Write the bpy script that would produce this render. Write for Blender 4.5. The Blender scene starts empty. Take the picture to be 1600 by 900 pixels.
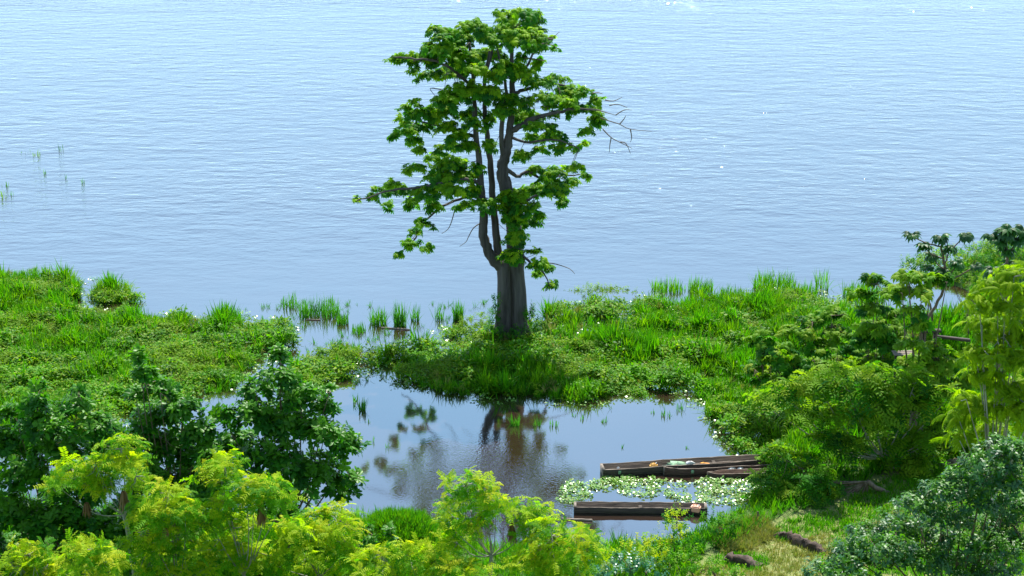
import bpy, math, random
import numpy as np
from mathutils import Vector, Matrix
random.seed(7); rng = np.random.default_rng(7)
PI = math.pi; R = math.radians
S = bpy.context.scene
COL = S.collection

# ------------------------------------------------------------------ camera
H = 31.7; PITCH = 18.0; F = 2552.0
cd = bpy.data.cameras.new('camera'); cam = bpy.data.objects.new('camera', cd); COL.objects.link(cam)
cam.location = (0, 0, H); cam.rotation_euler = (R(90 - PITCH), 0, 0)
cd.sensor_width = 36; cd.lens = 36 * F / 1600; cd.clip_start = .5; cd.clip_end = 20000
S.camera = cam
# ------------------------------------------------------------------ light
SUN_EL, SUN_AZ = 54.0, 11.0          # ahead of the camera, a little to the right
w = bpy.data.worlds.new('World'); S.world = w; w.use_nodes = True
nt = w.node_tree; nt.nodes.clear()
sky = nt.nodes.new('ShaderNodeTexSky'); sky.sky_type = 'NISHITA'; sky.sun_disc = False
sky.sun_elevation = R(SUN_EL); sky.sun_rotation = R(SUN_AZ); sky.dust_density = .1; sky.air_density = 1.0; sky.ozone_density = 4.0
bg = nt.nodes.new('ShaderNodeBackground'); bg.inputs['Strength'].default_value = .085
out = nt.nodes.new('ShaderNodeOutputWorld')
# unseen bluish cloud, added to brighten the water's reflection; thinned overhead to cut fill
tc = nt.nodes.new('ShaderNodeTexCoord'); mp = nt.nodes.new('ShaderNodeMapping'); mp.inputs['Scale'].default_value = (1, 1, 2.6)
no = nt.nodes.new('ShaderNodeTexNoise'); no.inputs['Scale'].default_value = 1.9; no.inputs['Detail'].default_value = 6; no.inputs['Roughness'].default_value = .55
rp = nt.nodes.new('ShaderNodeValToRGB'); rp.color_ramp.elements[0].position = .25; rp.color_ramp.elements[1].position = .8; rp.color_ramp.elements[0].color = (.6, .6, .6, 1)
rp.color_ramp.elements[1].color = (.95, .95, .95, 1)
mx = nt.nodes.new('ShaderNodeMix'); mx.data_type = 'RGBA'; mx.inputs[7].default_value = (8.0, 11.4, 15.9, 1)
nt.links.new(tc.outputs['Generated'], mp.inputs[0]); nt.links.new(mp.outputs[0], no.inputs['Vector'])
sz = nt.nodes.new('ShaderNodeSeparateXYZ'); nt.links.new(tc.outputs['Generated'], sz.inputs[0])
mr = nt.nodes.new('ShaderNodeMapRange'); mr.interpolation_type = 'SMOOTHSTEP'; nt.links.new(sz.outputs['Z'], mr.inputs[0])
for i, q in enumerate((.16, .72, 1.0, .12)): mr.inputs[i + 1].default_value = q
mm = nt.nodes.new('ShaderNodeMath'); mm.operation = 'MULTIPLY'; nt.links.new(rp.outputs[0], mm.inputs[0]); nt.links.new(mr.outputs[0], mm.inputs[1])
nt.links.new(no.outputs['Fac'], rp.inputs[0]); nt.links.new(mm.outputs[0], mx.inputs[0])
nt.links.new(sky.outputs[0], mx.inputs[6]); nt.links.new(mx.outputs[2], bg.inputs[0]); nt.links.new(bg.outputs[0], out.inputs[0])
ld = bpy.data.lights.new('sun', 'SUN'); ld.energy = 5.0; ld.angle = R(.5); ld.color = (1, .95, .86)
sun = bpy.data.objects.new('sun', ld); COL.objects.link(sun)
sv = Vector((math.sin(R(SUN_AZ)) * math.cos(R(SUN_EL)), math.cos(R(SUN_AZ)) * math.cos(R(SUN_EL)), math.sin(R(SUN_EL))))
sun.rotation_euler = (-sv).to_track_quat('-Z', 'Y').to_euler()
vs = S.view_settings; vs.view_transform = 'Standard'; vs.look = 'None'; vs.exposure = .92; vs.gamma = 1
S.render.engine = 'CYCLES'
S.cycles.max_bounces = 8; S.cycles.transmission_bounces = 6; S.cycles.diffuse_bounces = 4; S.cycles.glossy_bounces = 3; S.cycles.sample_clamp_indirect = 4

# ------------------------------------------------------------------ projection helpers (pixel of the photo <-> place in the world)
cp, sp = math.cos(R(PITCH)), math.sin(R(PITCH))
def ray(px, py):
    dx = (px - 800) / F; dy = (450 - py) / F
    return np.array([dx, cp + dy * sp, -sp + dy * cp])
def P(px, py, d):
    r = ray(px, py); return np.array([0, 0, H]) + r * (d / r[1])
def G(px, py, z=0.):
    r = ray(px, py); return np.array([0, 0, H]) + r * ((z - H) / r[2])
def proj(x, y, z):
    zz = z - H; f = y * cp - zz * sp; u = y * sp + zz * cp
    return 800 + F * x / f, 450 - F * u / f
def ppm(px, py, d):
    r = ray(px, py); return F / (d / r[1])

# ------------------------------------------------------------------ bookkeeping
def tag(o, label=None, cat=None, group=None, kind=None):
    if label: o['label'] = label
    if cat: o['category'] = cat
    if group: o['group'] = group
    if kind: o['kind'] = kind
    return o
def empty(name, loc, label, cat, group=None):
    o = bpy.data.objects.new(name, None); COL.objects.link(o); o.location = tuple(float(v) for v in loc); o.empty_display_size = .3
    return tag(o, label, cat, group)
def mesh_np(name, V, Fc, mats, tint=None, smooth=False, mi=None):
    me = bpy.data.meshes.new(name)
    V = np.asarray(V, dtype=np.float32); Fc = np.asarray(Fc, dtype=np.int32)
    n = Fc.shape[1]
    me.vertices.add(len(V)); me.vertices.foreach_set('co', V.ravel())
    me.loops.add(Fc.size); me.loops.foreach_set('vertex_index', Fc.ravel())
    me.polygons.add(len(Fc)); me.polygons.foreach_set('loop_start', np.arange(0, Fc.size, n, dtype=np.int32))
    if smooth: me.polygons.foreach_set('use_smooth', np.ones(len(Fc), dtype=bool))
    if not isinstance(mats, (list, tuple)): mats = [mats]
    for m in mats: me.materials.append(m)
    if mi is not None: me.polygons.foreach_set('material_index', np.asarray(mi, dtype=np.int32))
    if tint is not None:
        a = me.attributes.new('tint', 'FLOAT', 'POINT'); a.data.foreach_set('value', np.asarray(tint, dtype=np.float32))
    me.update(calc_edges=True)
    return me
def link(name, me, parent=None, loc=None):
    o = bpy.data.objects.new(name, me); COL.objects.link(o)
    if parent is not None: o.parent = parent
    if loc is not None: o.location = tuple(float(v) for v in loc)
    return o
class MB:
    def __init__(s): s.V = []; s.F = []; s.T = []; s.M = []; s.n = 0
    def add(s, V, Fc, t=0., m=0):
        V = np.asarray(V, float); Fc = np.asarray(Fc, int)
        if Fc.shape[1] == 4: Fc = np.vstack([Fc[:, [0, 1, 2]], Fc[:, [0, 2, 3]]])
        s.V.append(V); s.F.append(Fc + s.n); s.T.append(np.full(len(V), float(t))); s.M.append(np.full(len(Fc), m)); s.n += len(V); return s
    def arr(s): return np.vstack(s.V), np.vstack(s.F), np.concatenate(s.T), np.concatenate(s.M)
    def build(s, name, mats, parent=None, smooth=False, off=(0, 0, 0)):
        V, Fc, T, M = s.arr()
        return link(name, mesh_np(name, V - np.asarray(off, float), Fc, mats, T, smooth, M), parent)
def tube(pts, rad, n=7, wob=0.):
    pts = np.asarray(pts, float); k = len(pts); rad = np.broadcast_to(np.asarray(rad, float), (k,))
    V = []
    t = np.gradient(pts, axis=0); t /= np.linalg.norm(t, axis=1)[:, None] + 1e-9
    ref = np.array([1., 0, 0]) if abs(t[0][0]) < .8 else np.array([0, 1., 0])
    for i in range(k):
        a = ref - t[i] * ref.dot(t[i]); a /= np.linalg.norm(a); b = np.cross(t[i], a); ref = a
        th = np.arange(n) * 2 * PI / n
        rr = rad[i] * (1 + wob * rng.uniform(-1, 1, n))
        V.append(pts[i] + np.outer(np.cos(th) * rr, a) + np.outer(np.sin(th) * rr, b))
    V = np.vstack(V + [pts[-1:] + t[-1] * rad[-1] * .5]); Fc = []
    for i in range(k - 1):
        for j in range(n):
            a0 = i * n + j; a1 = i * n + (j + 1) % n
            Fc += [(a0, a1, a1 + n), (a0, a1 + n, a0 + n)]
    e = len(V) - 1
    for j in range(n): Fc.append(((k - 1) * n + j, (k - 1) * n + (j + 1) % n, e))
    return V, np.array(Fc)
def smooth_path(pts, m=4):
    pts = np.asarray(pts, float); out = []
    k = len(pts)
    for i in range(k - 1):
        p0 = pts[max(i - 1, 0)]; p1 = pts[i]; p2 = pts[i + 1]; p3 = pts[min(i + 2, k - 1)]
        for j in range(m):
            t = j / m
            out.append(.5 * ((2 * p1) + (-p0 + p2) * t + (2 * p0 - 5 * p1 + 4 * p2 - p3) * t * t + (-p0 + 3 * p1 - 3 * p2 + p3) * t ** 3))
    out.append(pts[-1]); return np.array(out)
def box(cx, cy, cz, sx, sy, sz, rz=0, tilt=0):
    v = np.array([(x, y, z) for x in (-.5, .5) for y in (-.5, .5) for z in (-.5, .5)]) * [sx, sy, sz]
    if tilt:
        c, s = math.cos(tilt), math.sin(tilt); v = np.c_[v[:, 0] * c - v[:, 2] * s, v[:, 1], v[:, 0] * s + v[:, 2] * c]
    c, s = math.cos(rz), math.sin(rz)
    v = np.c_[v[:, 0] * c - v[:, 1] * s, v[:, 0] * s + v[:, 1] * c, v[:, 2]] + [cx, cy, cz]
    return v, np.array([(0, 1, 3, 2), (4, 6, 7, 5), (0, 4, 5, 1), (2, 3, 7, 6), (0, 2, 6, 4), (1, 5, 7, 3)])

# ------------------------------------------------------------------ materials
def newmat(name):
    m = bpy.data.materials.new(name); m.use_nodes = True; m.node_tree.nodes.clear(); return m, m.node_tree
def leafmat(name, cols, rough=.45, spec=.5, trans=.42, tcol=None, tmul=1.25):
    """leaf: glossy skin + light coming through; colour varies from leaf to leaf"""
    m, t = newmat(name); N = t.nodes; L = t.links
    at = N.new('ShaderNodeAttribute'); at.attribute_name = 'tint'
    oi = N.new('ShaderNodeObjectInfo')
    ad = N.new('ShaderNodeMath'); ad.operation = 'ADD'; L.new(at.outputs['Fac'], ad.inputs[0]); L.new(oi.outputs['Random'], ad.inputs[1])
    fr = N.new('ShaderNodeMath'); fr.operation = 'FRACT'; L.new(ad.outputs[0], fr.inputs[0])
    cr = N.new('ShaderNodeValToRGB'); e = cr.color_ramp.elements
    while len(e) < len(cols): e.new(.5)
    for i, c in enumerate(cols): e[i].position = i / (len(cols) - 1); e[i].color = (*c, 1)
    L.new(fr.outputs[0], cr.inputs[0])
    pb = N.new('ShaderNodeBsdfPrincipled'); pb.inputs['Roughness'].default_value = rough; pb.inputs['Specular IOR Level'].default_value = spec
    L.new(cr.outputs[0], pb.inputs['Base Color'])
    tr = N.new('ShaderNodeBsdfTranslucent')
    tm = N.new('ShaderNodeMix'); tm.data_type = 'RGBA'; tm.blend_type = 'MULTIPLY'; tm.inputs[0].default_value = 1
    c = tcol or (1.5, 1.6, .35); tm.inputs[7].default_value = (c[0] * tmul, c[1] * tmul, c[2] * tmul, 1)
    L.new(cr.outputs[0], tm.inputs[6]); L.new(tm.outputs[2], tr.inputs[0])
    mx = N.new('ShaderNodeMixShader'); mx.inputs[0].default_value = trans
    L.new(pb.outputs[0], mx.inputs[1]); L.new(tr.outputs[0], mx.inputs[2])
    o = N.new('ShaderNodeOutputMaterial'); L.new(mx.outputs[0], o.inputs[0]); return m
def barkmat(name, c1, c2, scale=3., stretch=(1, 1, .15), bump=.4, rough=.9):
    m, t = newmat(name); N = t.nodes; L = t.links
    tc = N.new('ShaderNodeTexCoord'); mp = N.new('ShaderNodeMapping'); mp.inputs['Scale'].default_value = stretch
    n = N.new('ShaderNodeTexNoise'); n.inputs['Scale'].default_value = scale; n.inputs['Detail'].default_value = 7; n.inputs['Roughness'].default_value = .65
    L.new(tc.outputs['Object'], mp.inputs[0]); L.new(mp.outputs[0], n.inputs['Vector'])
    cr = N.new('ShaderNodeValToRGB'); cr.color_ramp.elements[0].position = .35; cr.color_ramp.elements[1].position = .68
    cr.color_ramp.elements[0].color = (*c1, 1); cr.color_ramp.elements[1].color = (*c2, 1); L.new(n.outputs['Fac'], cr.inputs[0])
    b = N.new('ShaderNodeBump'); b.inputs['Strength'].default_value = bump; b.inputs['Distance'].default_value = .08; L.new(n.outputs['Fac'], b.inputs['Height'])
    pb = N.new('ShaderNodeBsdfPrincipled'); pb.inputs['Roughness'].default_value = rough
    L.new(cr.outputs[0], pb.inputs['Base Color']); L.new(b.outputs[0], pb.inputs['Normal'])
    o = N.new('ShaderNodeOutputMaterial'); L.new(pb.outputs[0], o.inputs[0]); return m
M = {}
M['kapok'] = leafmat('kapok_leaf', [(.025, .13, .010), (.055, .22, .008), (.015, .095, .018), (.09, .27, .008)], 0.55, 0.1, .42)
M['kapok_young_lit'] = leafmat('kapok_leaf_young_lit', [(.16, .32, .008), (.10, .26, .010), (.24, .38, .010)], 0.55, 0.1, .45)  # young-leaf green, pale enough to paint in the lit tops of the domes
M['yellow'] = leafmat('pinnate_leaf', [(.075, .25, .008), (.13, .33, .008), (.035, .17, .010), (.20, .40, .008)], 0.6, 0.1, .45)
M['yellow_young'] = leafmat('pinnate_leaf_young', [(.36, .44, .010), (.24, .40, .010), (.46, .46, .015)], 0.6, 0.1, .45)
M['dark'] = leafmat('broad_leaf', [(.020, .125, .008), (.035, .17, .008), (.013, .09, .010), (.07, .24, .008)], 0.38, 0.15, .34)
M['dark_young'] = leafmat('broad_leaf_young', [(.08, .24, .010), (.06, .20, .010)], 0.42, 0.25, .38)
M['senna'] = leafmat('senna_leaf', [(.025, .14, .008), (.055, .22, .008), (.014, .09, .016), (.11, .29, .006)], 0.55, 0.1, .40)
M['senna_young_lit'] = leafmat('senna_leaf_young_lit', [(.18, .32, .012), (.10, .25, .012), (.24, .34, .02)], 0.55, 0.1, .42)  # young-leaf colour that doubles as painted sunlight on the upper leaves
M['feather'] = leafmat('feathery_leaf', [(.17, .29, .006), (.24, .36, .008), (.10, .21, .008)], 0.6, 0.1, .45)
M['glossy'] = leafmat('glossy_leaf', [(.025, .12, .035), (.045, .16, .030), (.020, .09, .045), (.11, .24, .018)], 0.45, 0.4, .28)
M['papaya'] = leafmat('papaya_leaf', [(.018, .095, .020), (.035, .13, .018), (.018, .075, .022)], 0.45, 0.3, .35)
M['grass'] = leafmat('marsh_grass_blade', [(.035, .18, .004), (.085, .28, .004), (.018, .12, .006), (.14, .29, .005), (.04, .21, .005)], 0.6, 0.1, .42, tmul=1.2)
M['grass_deep'] = leafmat('reed_blade', [(.035, .18, .020), (.05, .21, .018), (.07, .23, .02)], 0.6, 0.1, .38, tmul=1.1)
M['herb'] = leafmat('marsh_herb_leaf', [(.06, .23, .004), (.13, .32, .006), (.028, .14, .006), (.24, .36, .012)], .5, .12, .40)
M['herb_yellow'] = leafmat('vine_leaf', [(.15, .26, .012), (.10, .23, .012), (.20, .30, .012)], 0.6, 0.1, .4)
M['lily'] = leafmat('floating_leaf', [(.16, .34, .05), (.24, .40, .10), (.10, .28, .03), (.28, .34, .10), (.07, .22, .03)], .26, .7, .2)
M['dry'] = leafmat('dry_leaf', [(.22, .13, .06), (.15, .085, .04), (.30, .20, .10)], .8, .2, .2, tcol=(1.1, .9, .6), tmul=1)
M['drygrass'] = leafmat('dry_grass', [(.26, .30, .06), (.20, .29, .04), (.36, .33, .12), (.13, .25, .025)], .7, .2, .3, tcol=(1.2, 1.1, .5), tmul=1)
M['bluish'] = leafmat('blue_green_leaf', [(.06, .24, .13), (.04, .19, .11), (.10, .28, .12)], .35, .6, .3, tcol=(1.1, 1.5, .6), tmul=1)
M['bark'] = barkmat('grey_bark', (.030, .026, .024), (.125, .108, .098), 2.6, (1, 1, .12), .7)
M['bark2'] = barkmat('brown_bark', (.09, .06, .04), (.24, .18, .13), 6)
M['barkgrey'] = barkmat('pale_bark', (.20, .20, .17), (.38, .37, .33), 6)
M['twig'] = barkmat('twig_bark', (.10, .075, .05), (.2, .15, .11), 9)
M['wood'] = barkmat('weathered_wood', (.022, .018, .015), (.10, .078, .060), 2.4, (.35, 3, 5), .5)
M['woodpale'] = barkmat('pale_wood_edge', (.10, .08, .06), (.30, .25, .20), 5, (.4, 3, 3), .3)
M['woodred'] = barkmat('red_brown_wood', (.05, .028, .020), (.13, .075, .055), 3, (.4, 3, 4), .4)
M['mud'] = barkmat('dark_mud', (.035, .024, .018), (.13, .09, .065), 3.5, (1, 1, 1), 1)
M['adobe'] = barkmat('dry_earth', (.10, .07, .045), (.26, .19, .13), 5, (1, 1, 1), 1)
def plain(name, c, rough=.5, var=.15, scale=6):
    m, t = newmat(name); N = t.nodes; L = t.links
    n = N.new('ShaderNodeTexNoise'); n.inputs['Scale'].default_value = scale; n.inputs['Detail'].default_value = 4
    cr = N.new('ShaderNodeValToRGB'); cr.color_ramp.elements[0].color = (*[v * (1 - var * 2) for v in c], 1); cr.color_ramp.elements[1].color = (*[min(1, v * (1 + var)) for v in c], 1)
    tc = N.new('ShaderNodeTexCoord'); L.new(tc.outputs['Object'], n.inputs['Vector']); L.new(n.outputs['Fac'], cr.inputs[0])
    pb = N.new('ShaderNodeBsdfPrincipled'); pb.inputs['Roughness'].default_value = rough; L.new(cr.outputs[0], pb.inputs['Base Color'])
    o = N.new('ShaderNodeOutputMaterial'); L.new(pb.outputs[0], o.inputs[0]); return m
M['yellowp'] = plain('yellow_plastic', (.8, .42, .05)); M['orangep'] = plain('orange_cloth', (.85, .36, .06), .8)
M['pinkp'] = plain('peach_plastic', (.75, .38, .24)); M['net'] = plain('pale_green_net', (.30, .50, .30), .8, .4, 25)
M['whitep'] = plain('white_plastic', (.75, .75, .73), .45); M['bluep'] = plain('blue_plastic', (.03, .38, .62), .35)

# ------------------------------------------------------------------ water
def water_mat():
    m, t = newmat('river_water'); N = t.nodes; L = t.links
    tc = N.new('ShaderNodeTexCoord'); sx = N.new('ShaderNodeSeparateXYZ'); L.new(tc.outputs['Object'], sx.inputs[0])
    def noise(scale, st, det=3, rough=.5, rot=0):
        mp = N.new('ShaderNodeMapping'); mp.inputs['Scale'].default_value = st; mp.inputs['Rotation'].default_value = (0, 0, rot)
        L.new(tc.outputs['Object'], mp.inputs[0])
        n = N.new('ShaderNodeTexNoise'); n.inputs['Scale'].default_value = scale; n.inputs['Detail'].default_value = det; n.inputs['Roughness'].default_value = rough
        L.new(mp.outputs[0], n.inputs['Vector']); return n.outputs['Fac']
    def math_(op, a, b=None, c=None, clamp=False):
        n = N.new('ShaderNodeMath'); n.operation = op; n.use_clamp = clamp
        for i, v in enumerate((a, b, c)):
            if v is None: continue
            if isinstance(v, (int, float)): n.inputs[i].default_value = v
            else: L.new(v, n.inputs[i])
        return n.outputs[0]
    def mrange(v, a, b, c, d, smooth=True):
        n = N.new('ShaderNodeMapRange'); n.interpolation_type = 'SMOOTHSTEP' if smooth else 'LINEAR'
        L.new(v, n.inputs[0])
        for i, q in enumerate((a, b, c, d)): n.inputs[i + 1].default_value = q
        return n.outputs[0]
    y = sx.outputs['Y']; x = sx.outputs['X']
    patch = noise(.035, (1, 1.6, 1), 3)              # wind lanes
    # open river: swell rows a metre or two long and wind ripples
    w1 = noise(.75, (.55, 1, 1), 4, .6, .12); w2 = noise(2.2, (.6, 1, 1), 3, .6, -.2); w3 = noise(6., (1, 1, 1), 2, .5)
    wave = math_('ADD', math_('MULTIPLY', w1, 1.0), math_('MULTIPLY', w2, .30))
    wave = math_('ADD', wave, math_('MULTIPLY', w3, .02))
    op = mrange(y, 90, 125, .0, 1.)                 # sheltered behind the marsh, open beyond
    far = mrange(y, 120, 215, .62, .72)
    amp = math_('MULTIPLY', math_('MULTIPLY', op, far), mrange(patch, .35, .65, .7, 1.0))
    # gentle ripple patch on the pond
    dx = math_('ADD', x, 1.2); dy = math_('MULTIPLY', math_('SUBTRACT', y, 69.3), .8)
    rr = math_('SQRT', math_('ADD', math_('MULTIPLY', dx, dx), math_('MULTIPLY', dy, dy)))
    pr = math_('MULTIPLY', mrange(rr, .5, 5.5, .032, .0022), 1)
    chop = noise(1.1, (.6, 1, 1), 3, .55, -.05); band = mrange(noise(.05, (.5, 2.2, 1), 3, .6), .40, .55, .25, 1)
    chopamp = math_('MULTIPLY', mrange(y, 195, 232, 0, 1.1), band)
    streak = noise(.5, (.5, 1, 1), 4, .6, .06)
    fine = noise(7., (1, 1.2, 1), 2, .5, .5)
    hgt = math_('ADD', math_('MULTIPLY', wave, math_('ADD', amp, .004)), math_('MULTIPLY', fine, pr))
    hgt = math_('ADD', hgt, math_('ADD', math_('MULTIPLY', chop, chopamp), math_('MULTIPLY', math_('MULTIPLY', streak, op), .55)))
    b = N.new('ShaderNodeBump'); b.inputs['Strength'].default_value = 1; b.inputs['Distance'].default_value = .30; L.new(hgt, b.inputs['Height'])
    # silty body of the water
    body = N.new('ShaderNodeBsdfDiffuse'); cr = N.new('ShaderNodeValToRGB')
    cr.color_ramp.elements[0].color = (.022, .013, .009, 1); cr.color_ramp.elements[1].color = (.038, .021, .013, 1)
    L.new(noise(.3, (1, 1, 1)), cr.inputs[0]); L.new(cr.outputs[0], body.inputs[0])
    gl = N.new('ShaderNodeBsdfGlossy'); gl.inputs['Roughness'].default_value = .05; gl.inputs['Color'].default_value = (.84, .98, 1, 1); L.new(b.outputs[0], gl.inputs['Normal'])
    fr = N.new('ShaderNodeFresnel'); fr.inputs['IOR'].default_value = 4.4; L.new(b.outputs[0], fr.inputs['Normal'])
    mx = N.new('ShaderNodeMixShader'); L.new(fr.outputs[0], mx.inputs[0]); L.new(body.outputs[0], mx.inputs[1]); L.new(gl.outputs[0], mx.inputs[2])
    o = N.new('ShaderNodeOutputMaterial'); L.new(mx.outputs[0], o.inputs[0]); return m
wv = np.array([(-4000, -500, 0), (4000, -500, 0), (4000, 9000, 0), (-4000, 9000, 0)], float)
water = link('water', mesh_np('water', wv, [(0, 1, 2, 3)], water_mat()))
tag(water, 'wide pale blue river and calm pond behind the marsh', None, None, 'structure')

# ------------------------------------------------------------------ ground
def inpoly(px, py, poly):
    poly = np.asarray(poly, float); ins = np.zeros(px.shape, bool); j = len(poly) - 1
    for i in range(len(poly)):
        xi, yi = poly[i]; xj, yj = poly[j]
        c = ((yi > py) != (yj > py)) & (px < (xj - xi) * (py - yi) / (yj - yi + 1e-9) + xi)
        ins ^= c; j = i
    return ins
class VNoise:
    def __init__(s, seed, n=64): s.g = np.random.default_rng(seed).random((n, n)); s.n = n
    def __call__(s, x, y):
        xi = np.floor(x).astype(int); yi = np.floor(y).astype(int); fx = x - xi; fy = y - yi
        fx = fx * fx * (3 - 2 * fx); fy = fy * fy * (3 - 2 * fy); g = s.g; n = s.n
        return (g[xi % n, yi % n] * (1 - fx) * (1 - fy) + g[(xi + 1) % n, yi % n] * fx * (1 - fy) + g[xi % n, (yi + 1) % n] * (1 - fx) * fy + g[(xi + 1) % n, (yi + 1) % n] * fx * fy)
vn = VNoise(3); vn2 = VNoise(9)
def fbm(x, y, s): return (vn(x * s, y * s) + .5 * vn2(x * s * 2.1, y * s * 2.1) + .25 * vn(x * s * 4.3 + 7, y * s * 4.3)) / 1.75
LEFT = [(-260, 440), (-60, 432), (0, 430), (60, 428), (128, 444), (122, 462), (105, 482), (160, 492), (215, 502), (250, 502), (300, 499), (380, 502), (450, 512), (458, 537), (420, 552), (398, 567), (372, 603), (340, 614), (300, 622), (250, 642), (180, 668), (60, 690), (-260, 710)]
LEFT2 = [(135, 468), (148, 454), (205, 456), (222, 470), (165, 480)]
MID = [(430, 600), (462, 582), (480, 566), (505, 552), (560, 542), (600, 546), (640, 540), (690, 524), (730, 522), (760, 528), (838, 504), (870, 486), (960, 480), (1000, 472), (1130, 468), (1200, 458), (1290, 470), (1310, 484), (1350, 500), (1380, 520), (1250, 650), (1190, 720), (1150, 700), (1120, 660), (1095, 620), (1060, 603), (1000, 620), (900, 624), (790, 620), (700, 616), (640, 603), (605, 582), (570, 574), (520, 597), (480, 612)]
LAND = [(-300, 770), (0, 775), (200, 795), (400, 805), (540, 812), (600, 806), (660, 815), (700, 850), (800, 858), (950, 858), (1060, 848), (1096, 818), (1112, 800), (1150, 790), (1180, 770), (1190, 745), (1185, 722), (1240, 660), (1250, 600), (1230, 540), (1330, 495), (1420, 500), (1500, 500), (1540, 478), (1500, 446), (1440, 440), (1500, 425), (1650, 415), (2300, 400), (2300, 1300), (-300, 1300)]
gx = np.arange(-95, 95.1, .6); gy = np.arange(-12, 150.1, .6)
X, Y = np.meshgrid(gx, gy)
jx = (fbm(X, Y, .9) - .5) * 26; jy = (fbm(X + 50, Y, .9) - .5) * 18
PXg, PYg = proj(X, np.maximum(Y, 20), np.zeros_like(X))
land = inpoly(PXg + jx * .5, PYg + jy * .5, LAND) | (Y < 60)
marsh = inpoly(PXg + jx, PYg + jy, LEFT) | inpoly(PXg, PYg, LEFT2) | inpoly(PXg + jx, PYg + jy, MID)
HOLES = ((852, 520, 26, 10, 1.), (925, 515, 45, 12, .85), (975, 500, 20, 16, .8), (660, 532, 34, 8, .9), (540, 535, 34, 9, .9), (475, 545, 20, 12, .8), (560, 565, 40, 10, .5), (600, 525, 40, 5, .8), (430, 565, 30, 14, .5), (1080, 470, 30, 6, .4), (700, 555, 30, 8, .6), (610, 575, 30, 10, .6), (1070, 595, 30, 8, .6), (1440, 475, 60, 14, 1.), (1490, 490, 36, 12, 1.), (190, 655, 24, 10, .8), (610, 548, 46, 7, 1.), (700, 537, 30, 6, 1.), (515, 520, 30, 7, 1.), (400, 508, 26, 5, .8), (395, 545, 18, 7, .7), (745, 545, 16, 6, .8))
def holes(px, py):
    t = np.zeros(np.shape(px))
    for (cx, cy, rx, ry, s) in HOLES: t = np.maximum(t, s * np.clip(1.6 - ((px - cx) / rx) ** 2 - ((py - cy) / ry) ** 2, 0, 1))
    return t
def blur(a, n):
    a = a.astype(float)
    for _ in range(n):
        p = np.pad(a, 1, mode='edge'); a = (p[:-2, 1:-1] + p[2:, 1:-1] + p[1:-1, :-2] + p[1:-1, 2:] + a * 2) / 6
    return a
hl = holes(PXg, PYg); lb = blur(land & (hl < .5), 6) if False else blur(land, 6) * (1 - .5 * (hl > .9)); mb = blur(marsh & (hl < .45), 3)
Z = -1.2 + lb * 1.65 + .12 * fbm(X, Y, .35)
Z = np.maximum(Z, -1.2 + mb * 1.25 + .3 * (fbm(X, Y, .5) - .5))
up = np.clip((62 - Y) / 62, 0, 1.2); Z = np.where(Y < 62, Z + 27.5 * up ** 1.45, Z)
# right-hand bank beyond the inlet rises a little
bk = np.clip((X - 24) / 20, 0, 1) * np.clip((Y - 84) / 12, 0, 1) * lb; Z += bk * 1.5
def hz(x, y):
    i = np.clip((np.asarray(y) + 12) / .6, 0, len(gy) - 1.001); j = np.clip((np.asarray(x) + 95) / .6, 0, len(gx) - 1.001)
    a = i.astype(int); b = j.astype(int); fa = i - a; fb = j - b
    return Z[a, b] * (1 - fa) * (1 - fb) + Z[a + 1, b] * fa * (1 - fb) + Z[a, b + 1] * (1 - fa) * fb + Z[a + 1, b + 1] * fa * fb
def ground_mat():
    m, t = newmat('bank_soil'); N = t.nodes; L = t.links
    tc = N.new('ShaderNodeTexCoord')
    n = N.new('ShaderNodeTexNoise'); n.inputs['Scale'].default_value = .5; n.inputs['Detail'].default_value = 8; n.inputs['Roughness'].default_value = .7
    n2 = N.new('ShaderNodeTexNoise'); n2.inputs['Scale'].default_value = 6; n2.inputs['Detail'].default_value = 5
    L.new(tc.outputs['Object'], n.inputs['Vector']); L.new(tc.outputs['Object'], n2.inputs['Vector'])
    cr = N.new('ShaderNodeValToRGB'); e = cr.color_ramp.elements; e[0].position = .38; e[0].color = (.035, .07, .012, 1); e[1].position = .66; e[1].color = (.11, .15, .035, 1)
    e2 = e.new(.52); e2.color = (.06, .13, .015, 1)
    L.new(n.outputs['Fac'], cr.inputs[0])
    at = N.new('ShaderNodeAttribute'); at.attribute_name = 'tint'
    c2 = N.new('ShaderNodeValToRGB'); c2.color_ramp.elements[0].color = (.11, .17, .025, 1); c2.color_ramp.elements[1].color = (.28, .26, .10, 1); c2.color_ramp.elements[0].position = .35; c2.color_ramp.elements[1].position = .7
    L.new(n2.outputs['Fac'], c2.inputs[0])
    mx = N.new('ShaderNodeMix'); mx.data_type = 'RGBA'; L.new(at.outputs['Fac'], mx.inputs[0]); L.new(cr.outputs[0], mx.inputs[6]); L.new(c2.outputs[0], mx.inputs[7])
    b = N.new('ShaderNodeBump'); b.inputs['Strength'].default_value = .8; b.inputs['Distance'].default_value = .1; L.new(n2.outputs['Fac'], b.inputs['Height'])
    pb = N.new('ShaderNodeBsdfPrincipled'); pb.inputs['Roughness'].default_value = .95; L.new(mx.outputs[2], pb.inputs['Base Color']); L.new(b.outputs[0], pb.inputs['Normal'])
    o = N.new('ShaderNodeOutputMaterial'); L.new(pb.outputs[0], o.inputs[0]); return m
FIELD = [(1085, 905), (1150, 865), (1195, 838), (1230, 820), (1300, 800), (1330, 780), (1500, 700), (1620, 640), (1900, 700), (1700, 1100), (1000, 1100)]
fieldm = blur(inpoly(PXg + jx * .5, PYg + jy * .5, FIELD) & land, 1)
nI, nJ = X.shape
idx = np.arange(nI * nJ).reshape(nI, nJ)
quads = np.stack([idx[:-1, :-1], idx[:-1, 1:], idx[1:, 1:], idx[1:, :-1]], -1).reshape(-1, 4)
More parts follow.
